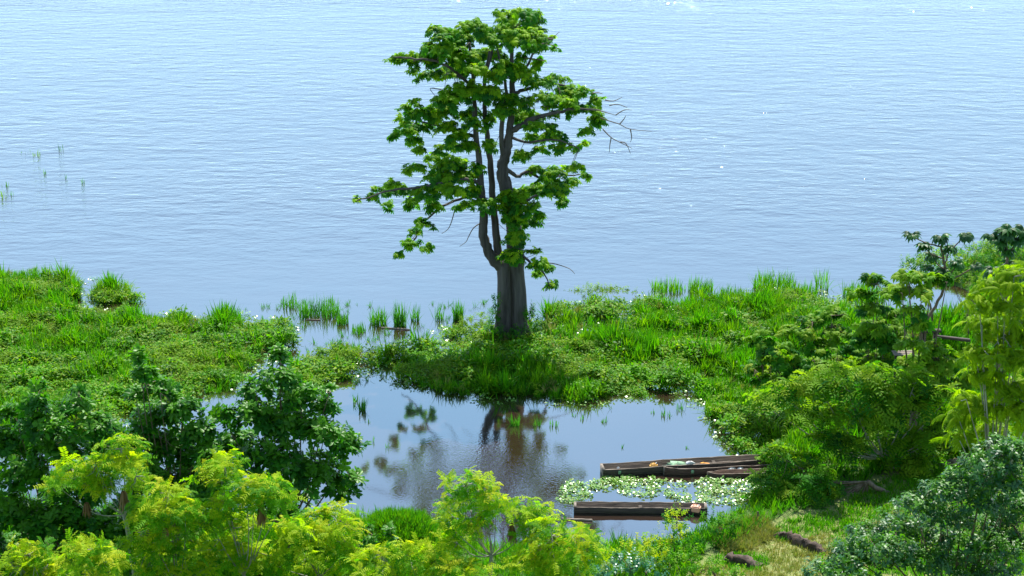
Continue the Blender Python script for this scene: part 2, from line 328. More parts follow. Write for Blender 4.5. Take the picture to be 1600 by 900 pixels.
ground = link('ground', mesh_np('ground', np.c_[X.ravel(), Y.ravel(), Z.ravel()], quads, ground_mat(), fieldm.ravel(), True))
tag(ground, 'low muddy bank and green marsh floor rising towards the viewer', None, None, 'structure')

# ------------------------------------------------------------------ leaf models (V, F, tint per vertex)
def strip(base, dirv, side, L, W, prof=(0, .55, 1, .7, 0), droop=0., fold=0.):
    """a leaf blade: two halves about a midrib; bends down by droop"""
    n = len(prof); mid = []; lft = []; rgt = []
    upv = np.cross(side, dirv); upv = upv / (np.linalg.norm(upv) + 1e-9)
    for i, p in enumerate(prof):
        s = i / (n - 1); c = base + dirv * L * s - np.array([0, 0, 1.]) * droop * L * s * s
        mid.append(c); lft.append(c + side * W * p * .5 + upv * fold * W * p); rgt.append(c - side * W * p * .5 + upv * fold * W * p)
    return mid, lft, rgt
def blade(mb_, base, az, el, L, W, prof=(.15, 1, .8, 0), droop=.3, fold=.0, t=0., flat=True, m=0):
    d = np.array([math.cos(az) * math.cos(el), math.sin(az) * math.cos(el), math.sin(el)]); sd = np.array([-math.sin(az), math.cos(az), 0])
    mid, l, r = strip(np.asarray(base, float), d, sd, L, W, prof, droop, fold)
    V = []; Fc = []; n = len(prof)
    if flat:      # two-sided strip, last point single
        for i in range(n - 1): V += [l[i], r[i]]
        V.append(mid[-1])
        for i in range(n - 2): a = 2 * i; Fc += [(a, a + 1, a + 3), (a, a + 3, a + 2)]
        Fc.append((2 * n - 4, 2 * n - 3, 2 * n - 2))
    else:
        for i in range(1, n - 1): V += [l[i], mid[i], r[i]]
        V = [mid[0]] + V + [mid[-1]]; k = n - 2
        Fc += [(0, 2, 1), (0, 3, 2)]
        for i in range(k - 1):
            a = 1 + 3 * i; Fc += [(a, a + 1, a + 4), (a, a + 4, a + 3), (a + 1, a + 2, a + 5), (a + 1, a + 5, a + 4)]
        a = 1 + 3 * (k - 1); e = len(V) - 1; Fc += [(a, a + 1, e), (a + 1, a + 2, e)]
    mb_.add(V, Fc, t, m)
def m_palmate(r=.3, nl=3, n=7):                     # kapok: domes of drooping fingers
    b = MB()
    for q in range(nl):
        c = np.array([rng.normal() * .17, rng.normal() * .17, rng.uniform(-.14, .10)]); a0 = rng.uniform(0, 7)
        for i in range(n): blade(b, c, a0 + i * 2 * PI / n, rng.uniform(.0, .3), r * rng.uniform(.85, 1.15), r * .46, (.3, 1, .9, 0), rng.uniform(.5, .95), t=rng.uniform(0, .12))
    return b.arr()
def m_whorl(L=.3, n=8):                             # whorl of paddle leaves at a twig end
    b = MB(); a0 = rng.uniform(0, 7)
    for i in range(n): blade(b, (0, 0, rng.uniform(-.08, .05)), a0 + i * 2.4, rng.uniform(-.1, .75), L * rng.uniform(.7, 1.1), L * .42, (0, .45, .95, .85, 0), rng.uniform(.1, .5), .16, t=rng.uniform(0, .2), flat=False)
    return b.arr()
def m_frond(L=.75, pairs=8, ll=.21, lw=.075, droop=.30):     # one pinnate leaf along +X
    b = MB()
    for i in range(pairs):
        s = .12 + .86 * i / (pairs - 1); c = np.array([s * L, 0, L * (.35 * s - droop * 1.9 * s * s)])
        for sg in (-1, 1): blade(b, c, sg * rng.uniform(1.0, 1.35), rng.uniform(-.25, .2), ll * (1 - .35 * abs(s - .5)) * rng.uniform(.85, 1.1), lw, (.4, 1, 0), .25, t=rng.uniform(0, .1))
    s = np.linspace(0, 1, 4); V, Fc = tube(np.c_[s * L, s * 0, L * (.35 * s - droop * 1.9 * s * s)], .006, 3); b.add(V, Fc)
    return b.arr()
def m_fronds(k, **kw):                              # a rosette of pinnate leaves
    b = MB(); a0 = rng.uniform(0, 7)
    for i in range(k):
        V, Fc, T, _ = m_frond(**kw); a = a0 + i * 2 * PI / k + rng.uniform(-.3, .3); e = rng.uniform(-.2, .65); s = rng.uniform(.7, 1.15)
        V = V * s; V = np.c_[V[:, 0] * math.cos(e) - V[:, 2] * math.sin(e), V[:, 1], V[:, 0] * math.sin(e) + V[:, 2] * math.cos(e)]
        V = np.c_[V[:, 0] * math.cos(a) - V[:, 1] * math.sin(a), V[:, 0] * math.sin(a) + V[:, 1] * math.cos(a), V[:, 2]]
        b.add(V, Fc, rng.uniform(0, .15))
    return b.arr()
def m_feather(L=.8):                                # weeping twice-cut leaf
    b = MB()
    for i in range(11):
        s = .1 + .9 * i / 10; c = np.array([s * L * .9, 0, L * (.25 * s - .75 * s * s)])
        for sg in (-1, 1):
            blade(b, c, sg * rng.uniform(.55, .9), -.3 * s - .1, .26 * (1.1 - .5 * s), .045, (.5, 1, .8, 0), .8, t=rng.uniform(0, .12))
    return b.arr()
def m_twig(L=.35, n=11, ll=.17, lw=.075, up=.9):             # leafy twig, upright
    b = MB()
    for i in range(n):
        s = (i + 1) / n; blade(b, (0.03 * math.sin(i), .03 * math.cos(i), s * L), i * 2.4 + rng.uniform(-.3, .3), rng.uniform(-.1, up), ll * rng.uniform(.8, 1.2), lw, (.1, 1, .7, 0), .25, t=rng.uniform(0, .25))
    return b.arr()
def m_papaya(r=.42):                                # one big lobed leaf, hanging a little, petiole from origin
    b = MB(); c = np.array([.36, 0, .12])
    V, Fc = tube([(0, 0, 0), (.2, 0, .10), c], .014, 3); b.add(V, Fc, .3)
    for i in range(8): blade(b, c, i * 2 * PI / 8, -.1, r * (1 if i % 4 else 1.15), r * .62, (.5, .75, 1, .55, 0), .85, .05, t=rng.uniform(0, .1), flat=False)
    return b.arr()
def m_tuft(h=.85, n=14, w=.038, spread=.5, lean=.9, base=.12):
    b = MB()
    for i in range(n):
        a = rng.uniform(0, 2 * PI); r0 = base * math.sqrt(rng.random())
        blade(b, (math.cos(a) * r0, math.sin(a) * r0, 0), rng.uniform(0, 2 * PI), PI / 2 - abs(rng.normal()) * spread, h * rng.uniform(.5, 1.1), w * rng.uniform(.7, 1.3), (.8, 1, .7, 0), rng.uniform(.05, lean) * .5, t=rng.uniform(0, .25))
    return b.arr()
def m_pads(n=7, rad=.35, r=.1, hz_=.12):
    b = MB()
    for i in range(n):
        a = rng.uniform(0, 2 * PI); q = rad * math.sqrt(rng.random()); c = np.array([math.cos(a) * q, math.sin(a) * q, rng.uniform(.02, hz_)])
        el = rng.uniform(.0, .7); blade(b, c, rng.uniform(0, 7), el, r * rng.uniform(1.4, 2.2), r * 1.5, (.35, 1, .9, 0), .2, t=rng.uniform(0, .5))
    return b.arr()
def m_herb(n=16, rad=.32, h=.35, r=.075):
    b = MB()
    for i in range(n):
        a = rng.uniform(0, 2 * PI); q = rad * math.sqrt(rng.random()); c = np.array([math.cos(a) * q, math.sin(a) * q, rng.uniform(.05, 1) * h * (1.15 - q / rad * .6)])
        blade(b, c, rng.uniform(0, 7), rng.uniform(-.5, .8), r * rng.uniform(1.6, 3.0), r * rng.uniform(.8, 1.5), (.3, 1, 0), .3, t=rng.uniform(0, .3))
    return b.arr()
K = {'palm': [m_palmate(.235, 5) for _ in range(5)], 'whorl': [m_whorl(.34, 9) for _ in range(5)],
     'fronds': [m_fronds(5) for _ in range(5)], 'senna': [m_fronds(5, L=.60, pairs=5, ll=.22, lw=.10, droop=.42) for _ in range(5)],
     'feather': [m_feather(.6) for _ in range(4)], 'twig': [m_twig() for _ in range(5)], 'papaya': [m_papaya() for _ in range(4)],
     'tuft': [m_tuft() for _ in range(6)], 'reed': [m_tuft(1.15, 12, .035, .22, .5, .2) for _ in range(5)], 'short': [m_tuft(.22, 12, .022, .45, .6, .16) for _ in range(4)],
     'pads': [m_pads() for _ in range(6)], 'herb': [m_herb() for _ in range(6)], 'vine': [m_twig(.4, 14, .12, .07, .7) for _ in range(5)]}
MESHC = {}
def kmesh(kind, v, mat):
    k = (kind, v, mat)
    if k not in MESHC:
        V, Fc, T, _ = K[kind][v]; MESHC[k] = mesh_np(kind + '_' + mat, V, Fc, M[mat], T)
    return MESHC[k]
def frames(Up, yaw):
    Up = Up / np.linalg.norm(Up, axis=1)[:, None]
    ref = np.c_[np.cos(yaw), np.sin(yaw), np.zeros(len(yaw))]
    a = ref - Up * (ref * Up).sum(1)[:, None]; a /= np.linalg.norm(a, axis=1)[:, None] + 1e-9
    b = np.cross(Up, a); return np.stack([a, b, Up], -1)      # columns
def merge(kind, T, Rm, sc, tint, var=None):
    """copies of a leaf model baked into one array"""
    nv = len(K[kind]); var = rng.integers(0, nv, len(T)) if var is None else var
    Vs, Fs, Ts = [], [], []; n = 0
    for v in range(nv):
        s = np.where(var == v)[0]
        if not len(s): continue
        V, Fc, T0, _ = K[kind][v]
        W = np.einsum('kij,nj->kni', Rm[s] * sc[s][:, None, None], V) + T[s][:, None, :]
        Vs.append(W.reshape(-1, 3)); Fs.append((Fc[None] + (np.arange(len(s)) * len(V))[:, None, None]).reshape(-1, 3) + n)
        Ts.append((T0[None] + tint[s][:, None]).ravel()); n += len(s) * len(V)
    return np.vstack(Vs), np.vstack(Fs), np.concatenate(Ts)
def stuff(name, label, kind, T, Up, sc, mat, cat=None, tint=None, z_none=None):
    Rm = frames(Up, rng.uniform(0, 2 * PI, len(T))); tint = rng.random(len(T)) if tint is None else tint
    V, Fc, Ti = merge(kind, T, Rm, sc, tint)
    o = link(name, mesh_np(name, V, Fc, M[mat], Ti)); tag(o, label, cat or name.replace('_', ' '), None, 'stuff'); return o
NPART = 220
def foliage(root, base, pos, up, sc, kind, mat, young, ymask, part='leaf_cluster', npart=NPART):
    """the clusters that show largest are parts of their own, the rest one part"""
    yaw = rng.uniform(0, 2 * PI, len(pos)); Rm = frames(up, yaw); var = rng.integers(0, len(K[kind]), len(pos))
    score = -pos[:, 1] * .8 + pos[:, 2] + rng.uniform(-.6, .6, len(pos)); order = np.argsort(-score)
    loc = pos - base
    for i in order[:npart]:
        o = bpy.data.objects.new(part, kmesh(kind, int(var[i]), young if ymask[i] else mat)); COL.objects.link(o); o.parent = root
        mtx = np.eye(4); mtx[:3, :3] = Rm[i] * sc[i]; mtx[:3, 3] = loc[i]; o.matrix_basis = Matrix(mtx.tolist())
    rest = order[npart:]
    if len(rest):
        Vs, Fs, Ts, Ms = [], [], [], []; n = 0
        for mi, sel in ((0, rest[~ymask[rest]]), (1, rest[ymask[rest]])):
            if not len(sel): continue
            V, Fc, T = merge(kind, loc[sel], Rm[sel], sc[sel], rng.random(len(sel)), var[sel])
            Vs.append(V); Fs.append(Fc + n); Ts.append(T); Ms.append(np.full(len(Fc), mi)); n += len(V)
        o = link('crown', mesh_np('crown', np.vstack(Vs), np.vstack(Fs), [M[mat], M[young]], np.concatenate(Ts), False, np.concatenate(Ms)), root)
        o['kind'] = 'stuff'
def blobs_pts(blobs, d, dens, depth=.8, grow=1.):
    """leaf sites in ellipsoids given by photo position and size; more on the upper and outer side"""
    Ps, Us, Hs = [], [], []
    for b in blobs:
        px, py, rx, ry = b[:4]; rx *= grow; ry *= grow; dd = d + (b[4] if len(b) > 4 else rng.uniform(-1, 1) * .8)
        c = P(px, py, dd); s = ppm(px, py, dd); ax, az = rx / s, ry / s; ay = max(ax, az) * depth
        n = max(3, int(dens * (rx * ry * PI) / s / s))
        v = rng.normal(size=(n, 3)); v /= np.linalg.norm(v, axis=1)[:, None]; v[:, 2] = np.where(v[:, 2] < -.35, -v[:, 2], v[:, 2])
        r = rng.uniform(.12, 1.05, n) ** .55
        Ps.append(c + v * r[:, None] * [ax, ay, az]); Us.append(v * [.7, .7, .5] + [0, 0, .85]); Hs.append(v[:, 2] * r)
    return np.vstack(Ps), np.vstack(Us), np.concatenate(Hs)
def limb(root, base, pts, r0, r1, mat, name='limb', n=7, m=4):
    p = smooth_path(pts, m); p[1:-1] += rng.normal(size=(len(p) - 2, 3)) * min(r0, .1) * .25
    V, Fc = tube(p - base, np.linspace(r0, r1, len(p)), n, .08)
    return link(name, mesh_np(name, V, Fc, M[mat], np.zeros(len(V)), True), root), p
def twigs(root, base, starts, pos, mat, k, r=.012):
    """thin twigs from the limbs to leaf sites"""
    S_ = np.vstack(starts); b = MB(); sel = rng.choice(len(pos), min(k, len(pos)), replace=False)
    for i in sel:
        dl = np.linalg.norm(S_ - pos[i] + [0, 0, -.3], axis=1); s = S_[int(np.argmin(dl))]
        if dl.min() > 1.3 and i != sel[0]: continue
        mid = (s + pos[i]) / 2 + rng.normal(size=3) * .06 - [0, 0, .06]
        V, Fc = tube(np.array([s, mid, pos[i]]) - base, [r * 1.6, r * 1.2, r * .6], 3); b.add(V, Fc)
    o = b.build('twigs', M[mat], root); o['kind'] = 'stuff'

def tree(name, label, cat, foot, d, blobs, kind, mat, young, dens, scale=1., group=None, bark='bark2', r=.11, yfrac=.35, fork=.55, depth=.8, npart=NPART, part='leaf_cluster', tw=90, grow=1.15):
    """foot = photo x of the trunk at the crown's lower edge; the trunk runs down to the ground"""
    pos, up, hh = blobs_pts(blobs, d, dens, depth, grow)
    bx = P(foot, 700, d)[0]; bz = float(hz(bx, d)); base = np.array([bx, d, bz])
    root = empty(name, base, label, cat, group)
    cs = [P(b[0], b[1], d + (b[4] if len(b) > 4 else 0)) for b in blobs]
    top = np.mean(cs, axis=0); zmin = min(c[2] for c in cs)
    fk = np.array([bx * .7 + top[0] * .3, d, max(bz + .5, bz + (zmin - bz) * fork)])
    o, p = limb(root, base, [base - [0, 0, .2], base + (fk - base) * .5 + rng.normal(size=3) * [.08, .08, 0], fk], r * 1.15, r, bark, 'trunk', 9)
    st = []
    for c in cs:
        m1 = fk * .55 + c * .45 + np.array([0, 0, -.12 * np.linalg.norm(c - fk)]) + rng.normal(size=3) * .1
        o, p = limb(root, base, [fk, m1, c - np.array([0, 0, .1])], r * .40, r * .10, bark, 'limb', 6); st.append(p[len(p) // 3:])
    twigs(root, base, st, pos, bark, tw)
    sc = rng.uniform(.75, 1.2, len(pos)) * scale
    foliage(root, base, pos, up + rng.normal(size=up.shape) * .38, sc, kind, mat, young, (hh + rng.normal(size=len(hh)) * .22) > (1 - 2 * yfrac), part, npart)  # upper sites take the young colour; on senna leaves it paints sunlit tops
    return root

# ------------------------------------------------------------------ the big tree in the marsh
TD = 88.6
base = np.array([*G(797, 524)[:2], 0.0])
kt = empty('kapok_tree', base, 'tall grey-trunked kapok tree standing alone at the water edge, crown spread over the river', 'tree')
def Q(px, py, dy=0.): return P(px, py, TD + dy)
def tr_tube(secs, n, mat, name, lobes=0):
    V = []; Fc = []
    for (px, py, rp, lob) in secs:
        c = Q(px, py); s = ppm(px, py, TD); r0 = rp / s
        for j in range(n):
            a = 2 * PI * j / n
            # cleft down the front (towards the viewer) and fluting near the foot
            k = 1 - .60 * lob * math.exp(-((a - (1.53 - .0) * PI) / .15) ** 2) - .22 * lob * math.exp(-((a - .5 * PI) / .25) ** 2) + .07 * lob * math.cos(5 * a + .6) + .03 * rng.normal() * .4
            V.append(c + np.array([math.cos(a) * r0 * k, math.sin(a) * r0 * k * .85, 0]))
    m = len(secs)
    for i in range(m - 1):
        for j in range(n): a = i * n + j; b = i * n + (j + 1) % n; Fc.append((a, b, b + n, a + n))
    V.append(Q(secs[-1][0], secs[-1][1] - 4)); e = len(V) - 1
    me = mesh_np(name, np.array(V) - base, np.array(Fc), M[mat], np.zeros(len(V)), True)
    return link(name, me, kt)
secs = [(798, 536, 44, 1.3), (798, 529, 36, 1.3), (798, 518, 29, 1.2), (798, 505, 24.5, 1), (799, 485, 23, 1), (799, 460, 22, 1), (798, 440, 21.2, .95), (797, 425, 20.8, .8), (796, 414, 19.5, .5), (796, 407, 14, .2), (796, 402, 6, 0)]
fine = []
for i in range(len(secs) - 1):
    for t in (0, .5): fine.append(tuple(secs[i][k] * (1 - t) + secs[i + 1][k] * t for k in range(4)))
fine.append(secs[-1]); tr_tube(fine, 72, 'bark', 'trunk')
starts = []
def kl(pts, r0, r1, n=8):
    pp = [Q(*p) for p in pts]; s = ppm(790, 300, TD)
    o, p = limb(kt, base, pp, r0 / s, r1 / s, 'bark', 'limb', n, 4); starts.append(p[len(p) // 4:])
kl([(785, 418, -.1), (770, 405, -.2), (760, 385, -.2), (755, 362, -.2), (756, 330, -.1), (752, 300, 0), (748, 250, 0), (743, 200, .1), (741, 160, .2), (738, 120, .2), (733, 67, .2)], 9.5, 2, 10)
kl([(784, 408, .1), (777, 385, .2), (773, 345, .3), (769, 300, .4), (765, 250, .6), (760, 200, .7), (758, 165, .7), (758, 125, .6), (765, 80, .5)], 7, 2, 10)
kl([(806, 425, .1), (805, 390, .2), (801, 340, .1), (793, 300, 0), (786, 275, 0), (786, 255, 0), (792, 232, 0), (796, 210, 0), (798, 185, .1), (801, 130, .1), (800, 90, .2), (803, 45, .3)], 14, 2, 12)
kl([(787, 248, 0), (784, 215, -.2), (786, 170, -.2), (791, 145, -.2), (785, 110, -.2), (775, 70, -.2)], 4.5, 1.2)
kl([(797, 205, 0), (815, 196, -.3), (826, 188, -.5), (850, 180, -.8), (872, 176, -1), (900, 170, -1.2), (935, 172, -1.2)], 5, 1.2)
kl([(799, 147, 0), (822, 140, .4), (860, 130, .8), (900, 142, 1.2)], 3.5, 1)
kl([(743, 213, 0), (720, 207, .4), (690, 197, .8), (660, 190, 1.2), (632, 182, 1.5)], 3.2, .9)
kl([(750, 290, 0), (735, 281, -.4), (700, 285, -1), (650, 293, -1.5), (600, 300, -2), (557, 314, -2)], 3.6, .8)
kl([(754, 312, 0), (735, 307, .5), (700, 318, 1), (665, 345, 1.6), (645, 378, 2), (622, 396, 2)], 2.8, .8)
kl([(788, 262, 0), (808, 276, .4), (826, 268, .7), (850, 280, 1), (880, 275, 1.3), (908, 272, 1.5)], 3.5, .8)
kl([(742, 140, 0), (715, 115, -.5), (680, 95, -1), (640, 92, -1.3), (612, 88, -1.5)], 3, .8)
kl([(738, 115, .2), (720, 80, .6), (695, 55, .8)], 2.5, .8)
kl([(801, 130, .1), (825, 100, -.4), (842, 75, -.6), (865, 60, -.8)], 2.6, .7)
kl([(796, 215, 0), (830, 222, -.6), (865, 218, -1.2), (905, 232, -1.6)], 2.6, .7)
kl([(806, 395, -.2), (818, 400, -.8), (833, 415, -1.2), (848, 425, -1.3), (860, 448, -1.3)], 2.6, .8)
kl([(800, 330, -.1), (815, 318, -.8), (840, 305, -1.2), (870, 300, -1.5)], 3, .8)
kl([(760, 110, .5), (770, 75, 1.2), (760, 50, 1.4)], 2.2, .7)
dead = MB()
for pts in ([(935, 172, -1.2), (948, 176, -1.2), (962, 180, -1.2)], [(938, 184, -1.1), (952, 189, -1.1), (968, 194, -1), (985, 202, -1), (1018, 205, -1)], [(942, 202, -1.2), (955, 215, -1.2), (968, 222, -1.1), (988, 232, -1)],
            [(952, 165, -1), (965, 163, -1), (980, 168, -.9)], [(945, 156, -1), (958, 158, -1), (972, 152, -1)], [(925, 146, -1), (935, 145, -1), (942, 147, -1)], [(968, 194, -1), (975, 186, -1), (978, 180, -1)],
            [(955, 215, -1.2), (953, 226, -1.2), (952, 238, -1.2)], [(968, 222, -1.1), (978, 224, -1.1), (985, 240, -1)], [(985, 202, -1), (987, 215, -1), (985, 222, -1)], [(850, 410, -1), (870, 413, -1), (890, 420, -1), (898, 428, -1)],
            [(752, 348, -.3), (740, 356, -.4), (732, 370, -.4), (728, 378, -.5), (718, 385, -.5)], [(712, 322, .8), (706, 345, .9), (700, 358, 1), (690, 365, 1)], [(820, 90, 0), (850, 95, -.3), (853, 100, -.3)], [(962, 180, -1.2), (975, 172, -1.2), (988, 172, -1.2)],
            [(690, 140, 0), (672, 138, 0), (680, 150, 0)], [(845, 55, -.5), (860, 60, -.5), (874, 50, -.5)], [(845, 72, -.5), (862, 70, -.5), (872, 77, -.5)]):
    pp = smooth_path([Q(*p) for p in pts], 3); V, Fc = tube(pp - base, np.linspace(.035, .012, len(pp)), 4); dead.add(V, Fc)
dead.build('dead_twigs', M['twig'], kt)['kind'] = 'stuff'
KB = [(810, 27, 40, 12), (833, 40, 18, 18), (800, 55, 50, 20), (740, 47, 24, 14), (683, 46, 20, 6), (707, 60, 33, 13), (672, 72, 11, 6), (692, 80, 38, 13), (618, 91, 15, 5), (640, 92, 18, 7), (660, 98, 24, 11), (707, 92, 40, 18), (647, 110, 7, 7), (680, 118, 24, 8), (717, 115, 28, 14), (763, 92, 33, 17), (820, 67, 38, 22), (842, 72, 16, 14), (853, 58, 13, 4), (866, 77, 10, 3), (813, 93, 9, 7), (840, 105, 8, 12), (870, 123, 18, 6), (820, 120, 24, 10), (787, 108, 18, 14), (842, 130, 24, 10), (887, 145, 28, 10), (912, 145, 13, 10), (873, 163, 28, 13), (933, 160, 10, 11), (910, 173, 24, 10), (933, 190, 13, 13), (917, 204, 11, 8), (867, 180, 10, 7), (803, 160, 33, 13), (820, 187, 28, 16), (837, 200, 18, 9), (733, 147, 38, 18), (703, 160, 28, 18), (687, 180, 28, 16), (647, 160, 9, 6), (633, 172, 13, 8), (653, 178, 18, 9), (630, 197, 13, 7), (617, 213, 8, 8), (660, 203, 18, 9), (647, 220, 13, 8), (655, 235, 11, 6), (700, 202, 18, 12), (702, 222, 12, 10), (687, 235, 9, 7), (735, 180, 14, 11), (733, 230, 14, 9), (765, 232, 9, 14), (867, 215, 24, 8), (833, 217, 18, 6), (883, 232, 23, 6), (913, 227, 7, 5), (843, 235, 13, 6), (813, 245, 16, 9), (680, 247, 18, 6), (653, 263, 23, 7), (707, 258, 23, 13), (720, 278, 26, 12), (687, 280, 32, 10), (637, 268, 10, 5), (613, 289, 18, 5), (595, 298, 18, 5), (557, 313, 10, 3), (580, 308, 13, 4), (620, 297, 28, 7), (607, 323, 6, 9), (643, 320, 9, 13), (667, 300, 23, 8), (703, 300, 28, 12), (727, 323, 13, 8), (680, 325, 16, 9), (663, 350, 13, 9), (650, 362, 10, 8), (643, 383, 15, 9), (623, 397, 9, 5), (667, 390, 6, 11), (760, 321, 22, 10), (800, 310, 26, 13), (837, 300, 28, 12), (870, 300, 23, 13), (903, 262, 13, 7), (870, 272, 28, 9), (837, 268, 18, 9), (915, 278, 6, 9), (880, 315, 10, 6), (805, 345, 20, 18, -.9), (805, 375, 16, 20, -.9), (800, 403, 20, 12, -1.0), (830, 347, 17, 10), (842, 338, 10, 8), (833, 393, 10, 6), (840, 413, 13, 9), (857, 420, 8, 9), (837, 430, 12, 5), (860, 447, 6, 11)]
KB += [(745, 112, 20, 11, -1.1), (762, 148, 24, 12, -1.2), (800, 112, 24, 13, -1.2), (735, 198, 13, 15, -1.0), (772, 120, 18, 10, -1), (720, 215, 14, 10, -.5), (708, 230, 12, 8), (670, 180, 14, 8), (640, 205, 10, 7), (765, 190, 8, 14, .6), (850, 155, 20, 8), (890, 165, 14, 8), (856, 200, 12, 7), (700, 265, 24, 9), (740, 300, 12, 12, -.6), (745, 265, 10, 12, -.6), (790, 175, 16, 9, -.9), (826, 325, 22, 10, -1), (785, 330, 14, 12, -.9), (625, 185, 8, 5), (660, 310, 14, 6), (690, 62, 14, 8), (760, 65, 16, 12), (860, 285, 18, 7), (894, 285, 10, 7)]
KB = [(b[0], b[1], b[2], b[3], b[4] if len(b) > 4 else float(rng.uniform(-2.2, 2.2)) * (1 if abs(b[0] - 790) < 90 else .6)) for b in KB]
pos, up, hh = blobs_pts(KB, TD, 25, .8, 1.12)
twigs(kt, base, starts, pos, 'bark', 420, .014)
foliage(kt, base, pos, up + rng.normal(size=up.shape) * .3, rng.uniform(.6, 1.0, len(pos)), 'palm', 'kapok', 'kapok_young_lit', (hh + rng.normal(size=len(hh)) * .3) > .28, 'leaf_cluster', 300)  # dome tops get the paler young leaves, their sunlit look put into the colour

# ------------------------------------------------------------------ foreground trees, left: dark glossy broadleaf trees
GD = 'dark broadleaf trees on the near left bank'
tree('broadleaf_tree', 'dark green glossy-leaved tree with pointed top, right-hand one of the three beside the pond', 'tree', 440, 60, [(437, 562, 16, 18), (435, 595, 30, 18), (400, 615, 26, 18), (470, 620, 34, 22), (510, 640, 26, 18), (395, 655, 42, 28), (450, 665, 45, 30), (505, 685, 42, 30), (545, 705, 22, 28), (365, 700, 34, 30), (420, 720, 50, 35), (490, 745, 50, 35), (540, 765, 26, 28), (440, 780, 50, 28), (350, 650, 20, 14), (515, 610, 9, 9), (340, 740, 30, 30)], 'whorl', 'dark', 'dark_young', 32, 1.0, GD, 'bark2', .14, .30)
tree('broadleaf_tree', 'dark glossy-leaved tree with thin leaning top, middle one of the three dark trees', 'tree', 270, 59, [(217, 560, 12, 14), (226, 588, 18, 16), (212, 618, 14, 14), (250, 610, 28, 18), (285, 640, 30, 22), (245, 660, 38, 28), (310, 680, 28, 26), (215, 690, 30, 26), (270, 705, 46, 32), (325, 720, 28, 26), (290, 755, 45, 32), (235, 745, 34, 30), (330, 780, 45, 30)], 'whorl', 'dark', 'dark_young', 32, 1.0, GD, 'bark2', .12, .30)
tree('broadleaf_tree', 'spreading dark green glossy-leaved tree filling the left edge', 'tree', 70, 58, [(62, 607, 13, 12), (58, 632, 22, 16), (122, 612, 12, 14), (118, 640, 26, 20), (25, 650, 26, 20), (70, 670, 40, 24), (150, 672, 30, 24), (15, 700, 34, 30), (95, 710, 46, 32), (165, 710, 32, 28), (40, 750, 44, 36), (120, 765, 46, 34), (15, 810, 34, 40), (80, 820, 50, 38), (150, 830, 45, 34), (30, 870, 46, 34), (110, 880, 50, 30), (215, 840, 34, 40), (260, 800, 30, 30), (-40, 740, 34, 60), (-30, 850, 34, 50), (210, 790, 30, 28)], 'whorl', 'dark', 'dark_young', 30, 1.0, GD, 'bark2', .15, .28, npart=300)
for (px, d, bl, lab) in ((578, 57.5, [(578, 828, 10, 12), (576, 850, 15, 14), (586, 868, 13, 10)], 'dark sapling with broad leaves, left one in front of the bright grass mound'), (612, 57.5, [(612, 833, 10, 14), (612, 860, 14, 12)], 'slim dark sapling with broad leaves, right one before the bright grass mound')):
    tree('sapling', lab, 'sapling', px, d, bl, 'whorl', 'dark', 'dark_young', 20, .9, 'dark saplings by the pond edge', 'bark2', .035, .3, npart=60, tw=10)

# yellow-green pinnate trees
GY = 'yellow-green feather-leaved trees along the near bank'
YT = [
 ('tallest yellow-green feather-leaved tree at left with bare pale stem and brown dry bunches', 196, 51, [(190, 697, 28, 12), (192, 720, 38, 14), (150, 722, 22, 9), (120, 742, 42, 13), (95, 760, 26, 9), (150, 762, 34, 12), (205, 752, 34, 11), (215, 728, 20, 9), (170, 740, 28, 10)]),
 ('low bushy yellow-green feather-leaved tree right of the tall bare-stemmed one', 262, 50, [(262, 765, 28, 10), (250, 790, 42, 14), (290, 795, 30, 12), (225, 812, 26, 12), (275, 825, 42, 15), (235, 850, 42, 16), (290, 860, 36, 16), (250, 885, 55, 16), (310, 890, 36, 14)]),
 ('two-tiered yellow-green feather-leaved tree beneath the right dark tree', 370, 51, [(352, 727, 34, 10), (345, 748, 40, 13), (385, 762, 38, 13), (425, 765, 34, 14), (440, 785, 20, 8), (395, 785, 34, 12), (350, 790, 34, 12), (330, 815, 30, 14), (372, 825, 40, 16), (350, 855, 46, 18), (390, 880, 46, 18)]),
 ('small yellow-tipped feather-leaved crown in the bottom left corner', 48, 48, [(45, 862, 30, 10), (30, 880, 30, 12), (62, 885, 34, 12), (20, 905, 40, 12)]),
 ('small yellow-tipped feather-leaved crown between the corner one and the bare stem', 145, 48, [(135, 855, 32, 9), (160, 868, 26, 9), (130, 880, 40, 12), (165, 893, 42, 12), (110, 905, 40, 10)]),
 ('wide yellow-green feather-leaved tree sloping to the pond, left of the grass mound', 490, 52, [(525, 806, 30, 10), (490, 820, 38, 12), (455, 835, 36, 13), (530, 832, 34, 13), (470, 860, 46, 16), (530, 865, 36, 15), (430, 880, 40, 16), (495, 890, 50, 14), (555, 885, 26, 12)]),
 ('bright feather-leaved tree alone against the pond at centre bottom', 772, 52, [(728, 753, 28, 9), (752, 765, 30, 10), (720, 775, 26, 9), (748, 788, 36, 12), (700, 795, 16, 8), (775, 798, 20, 10), (810, 795, 34, 9), (845, 805, 26, 9), (820, 818, 34, 12), (705, 820, 22, 12), (745, 822, 24, 10), (715, 845, 28, 13)]),
 ('round yellow-green feather-leaved tree just left of the lower canoe', 880, 51, [(860, 822, 26, 8), (895, 834, 32, 9), (845, 846, 30, 12), (912, 852, 34, 11), (870, 868, 40, 16), (920, 875, 28, 14), (835, 885, 36, 15), (880, 897, 46, 14)]),
 ('low yellow-green feather-leaved crown at bottom centre below the saplings', 640, 50, [(600, 868, 28, 9), (640, 864, 26, 9), (680, 868, 26, 9), (565, 885, 26, 10), (595, 890, 36, 12), (650, 888, 36, 12), (700, 885, 26, 11), (735, 893, 30, 10)]),
]
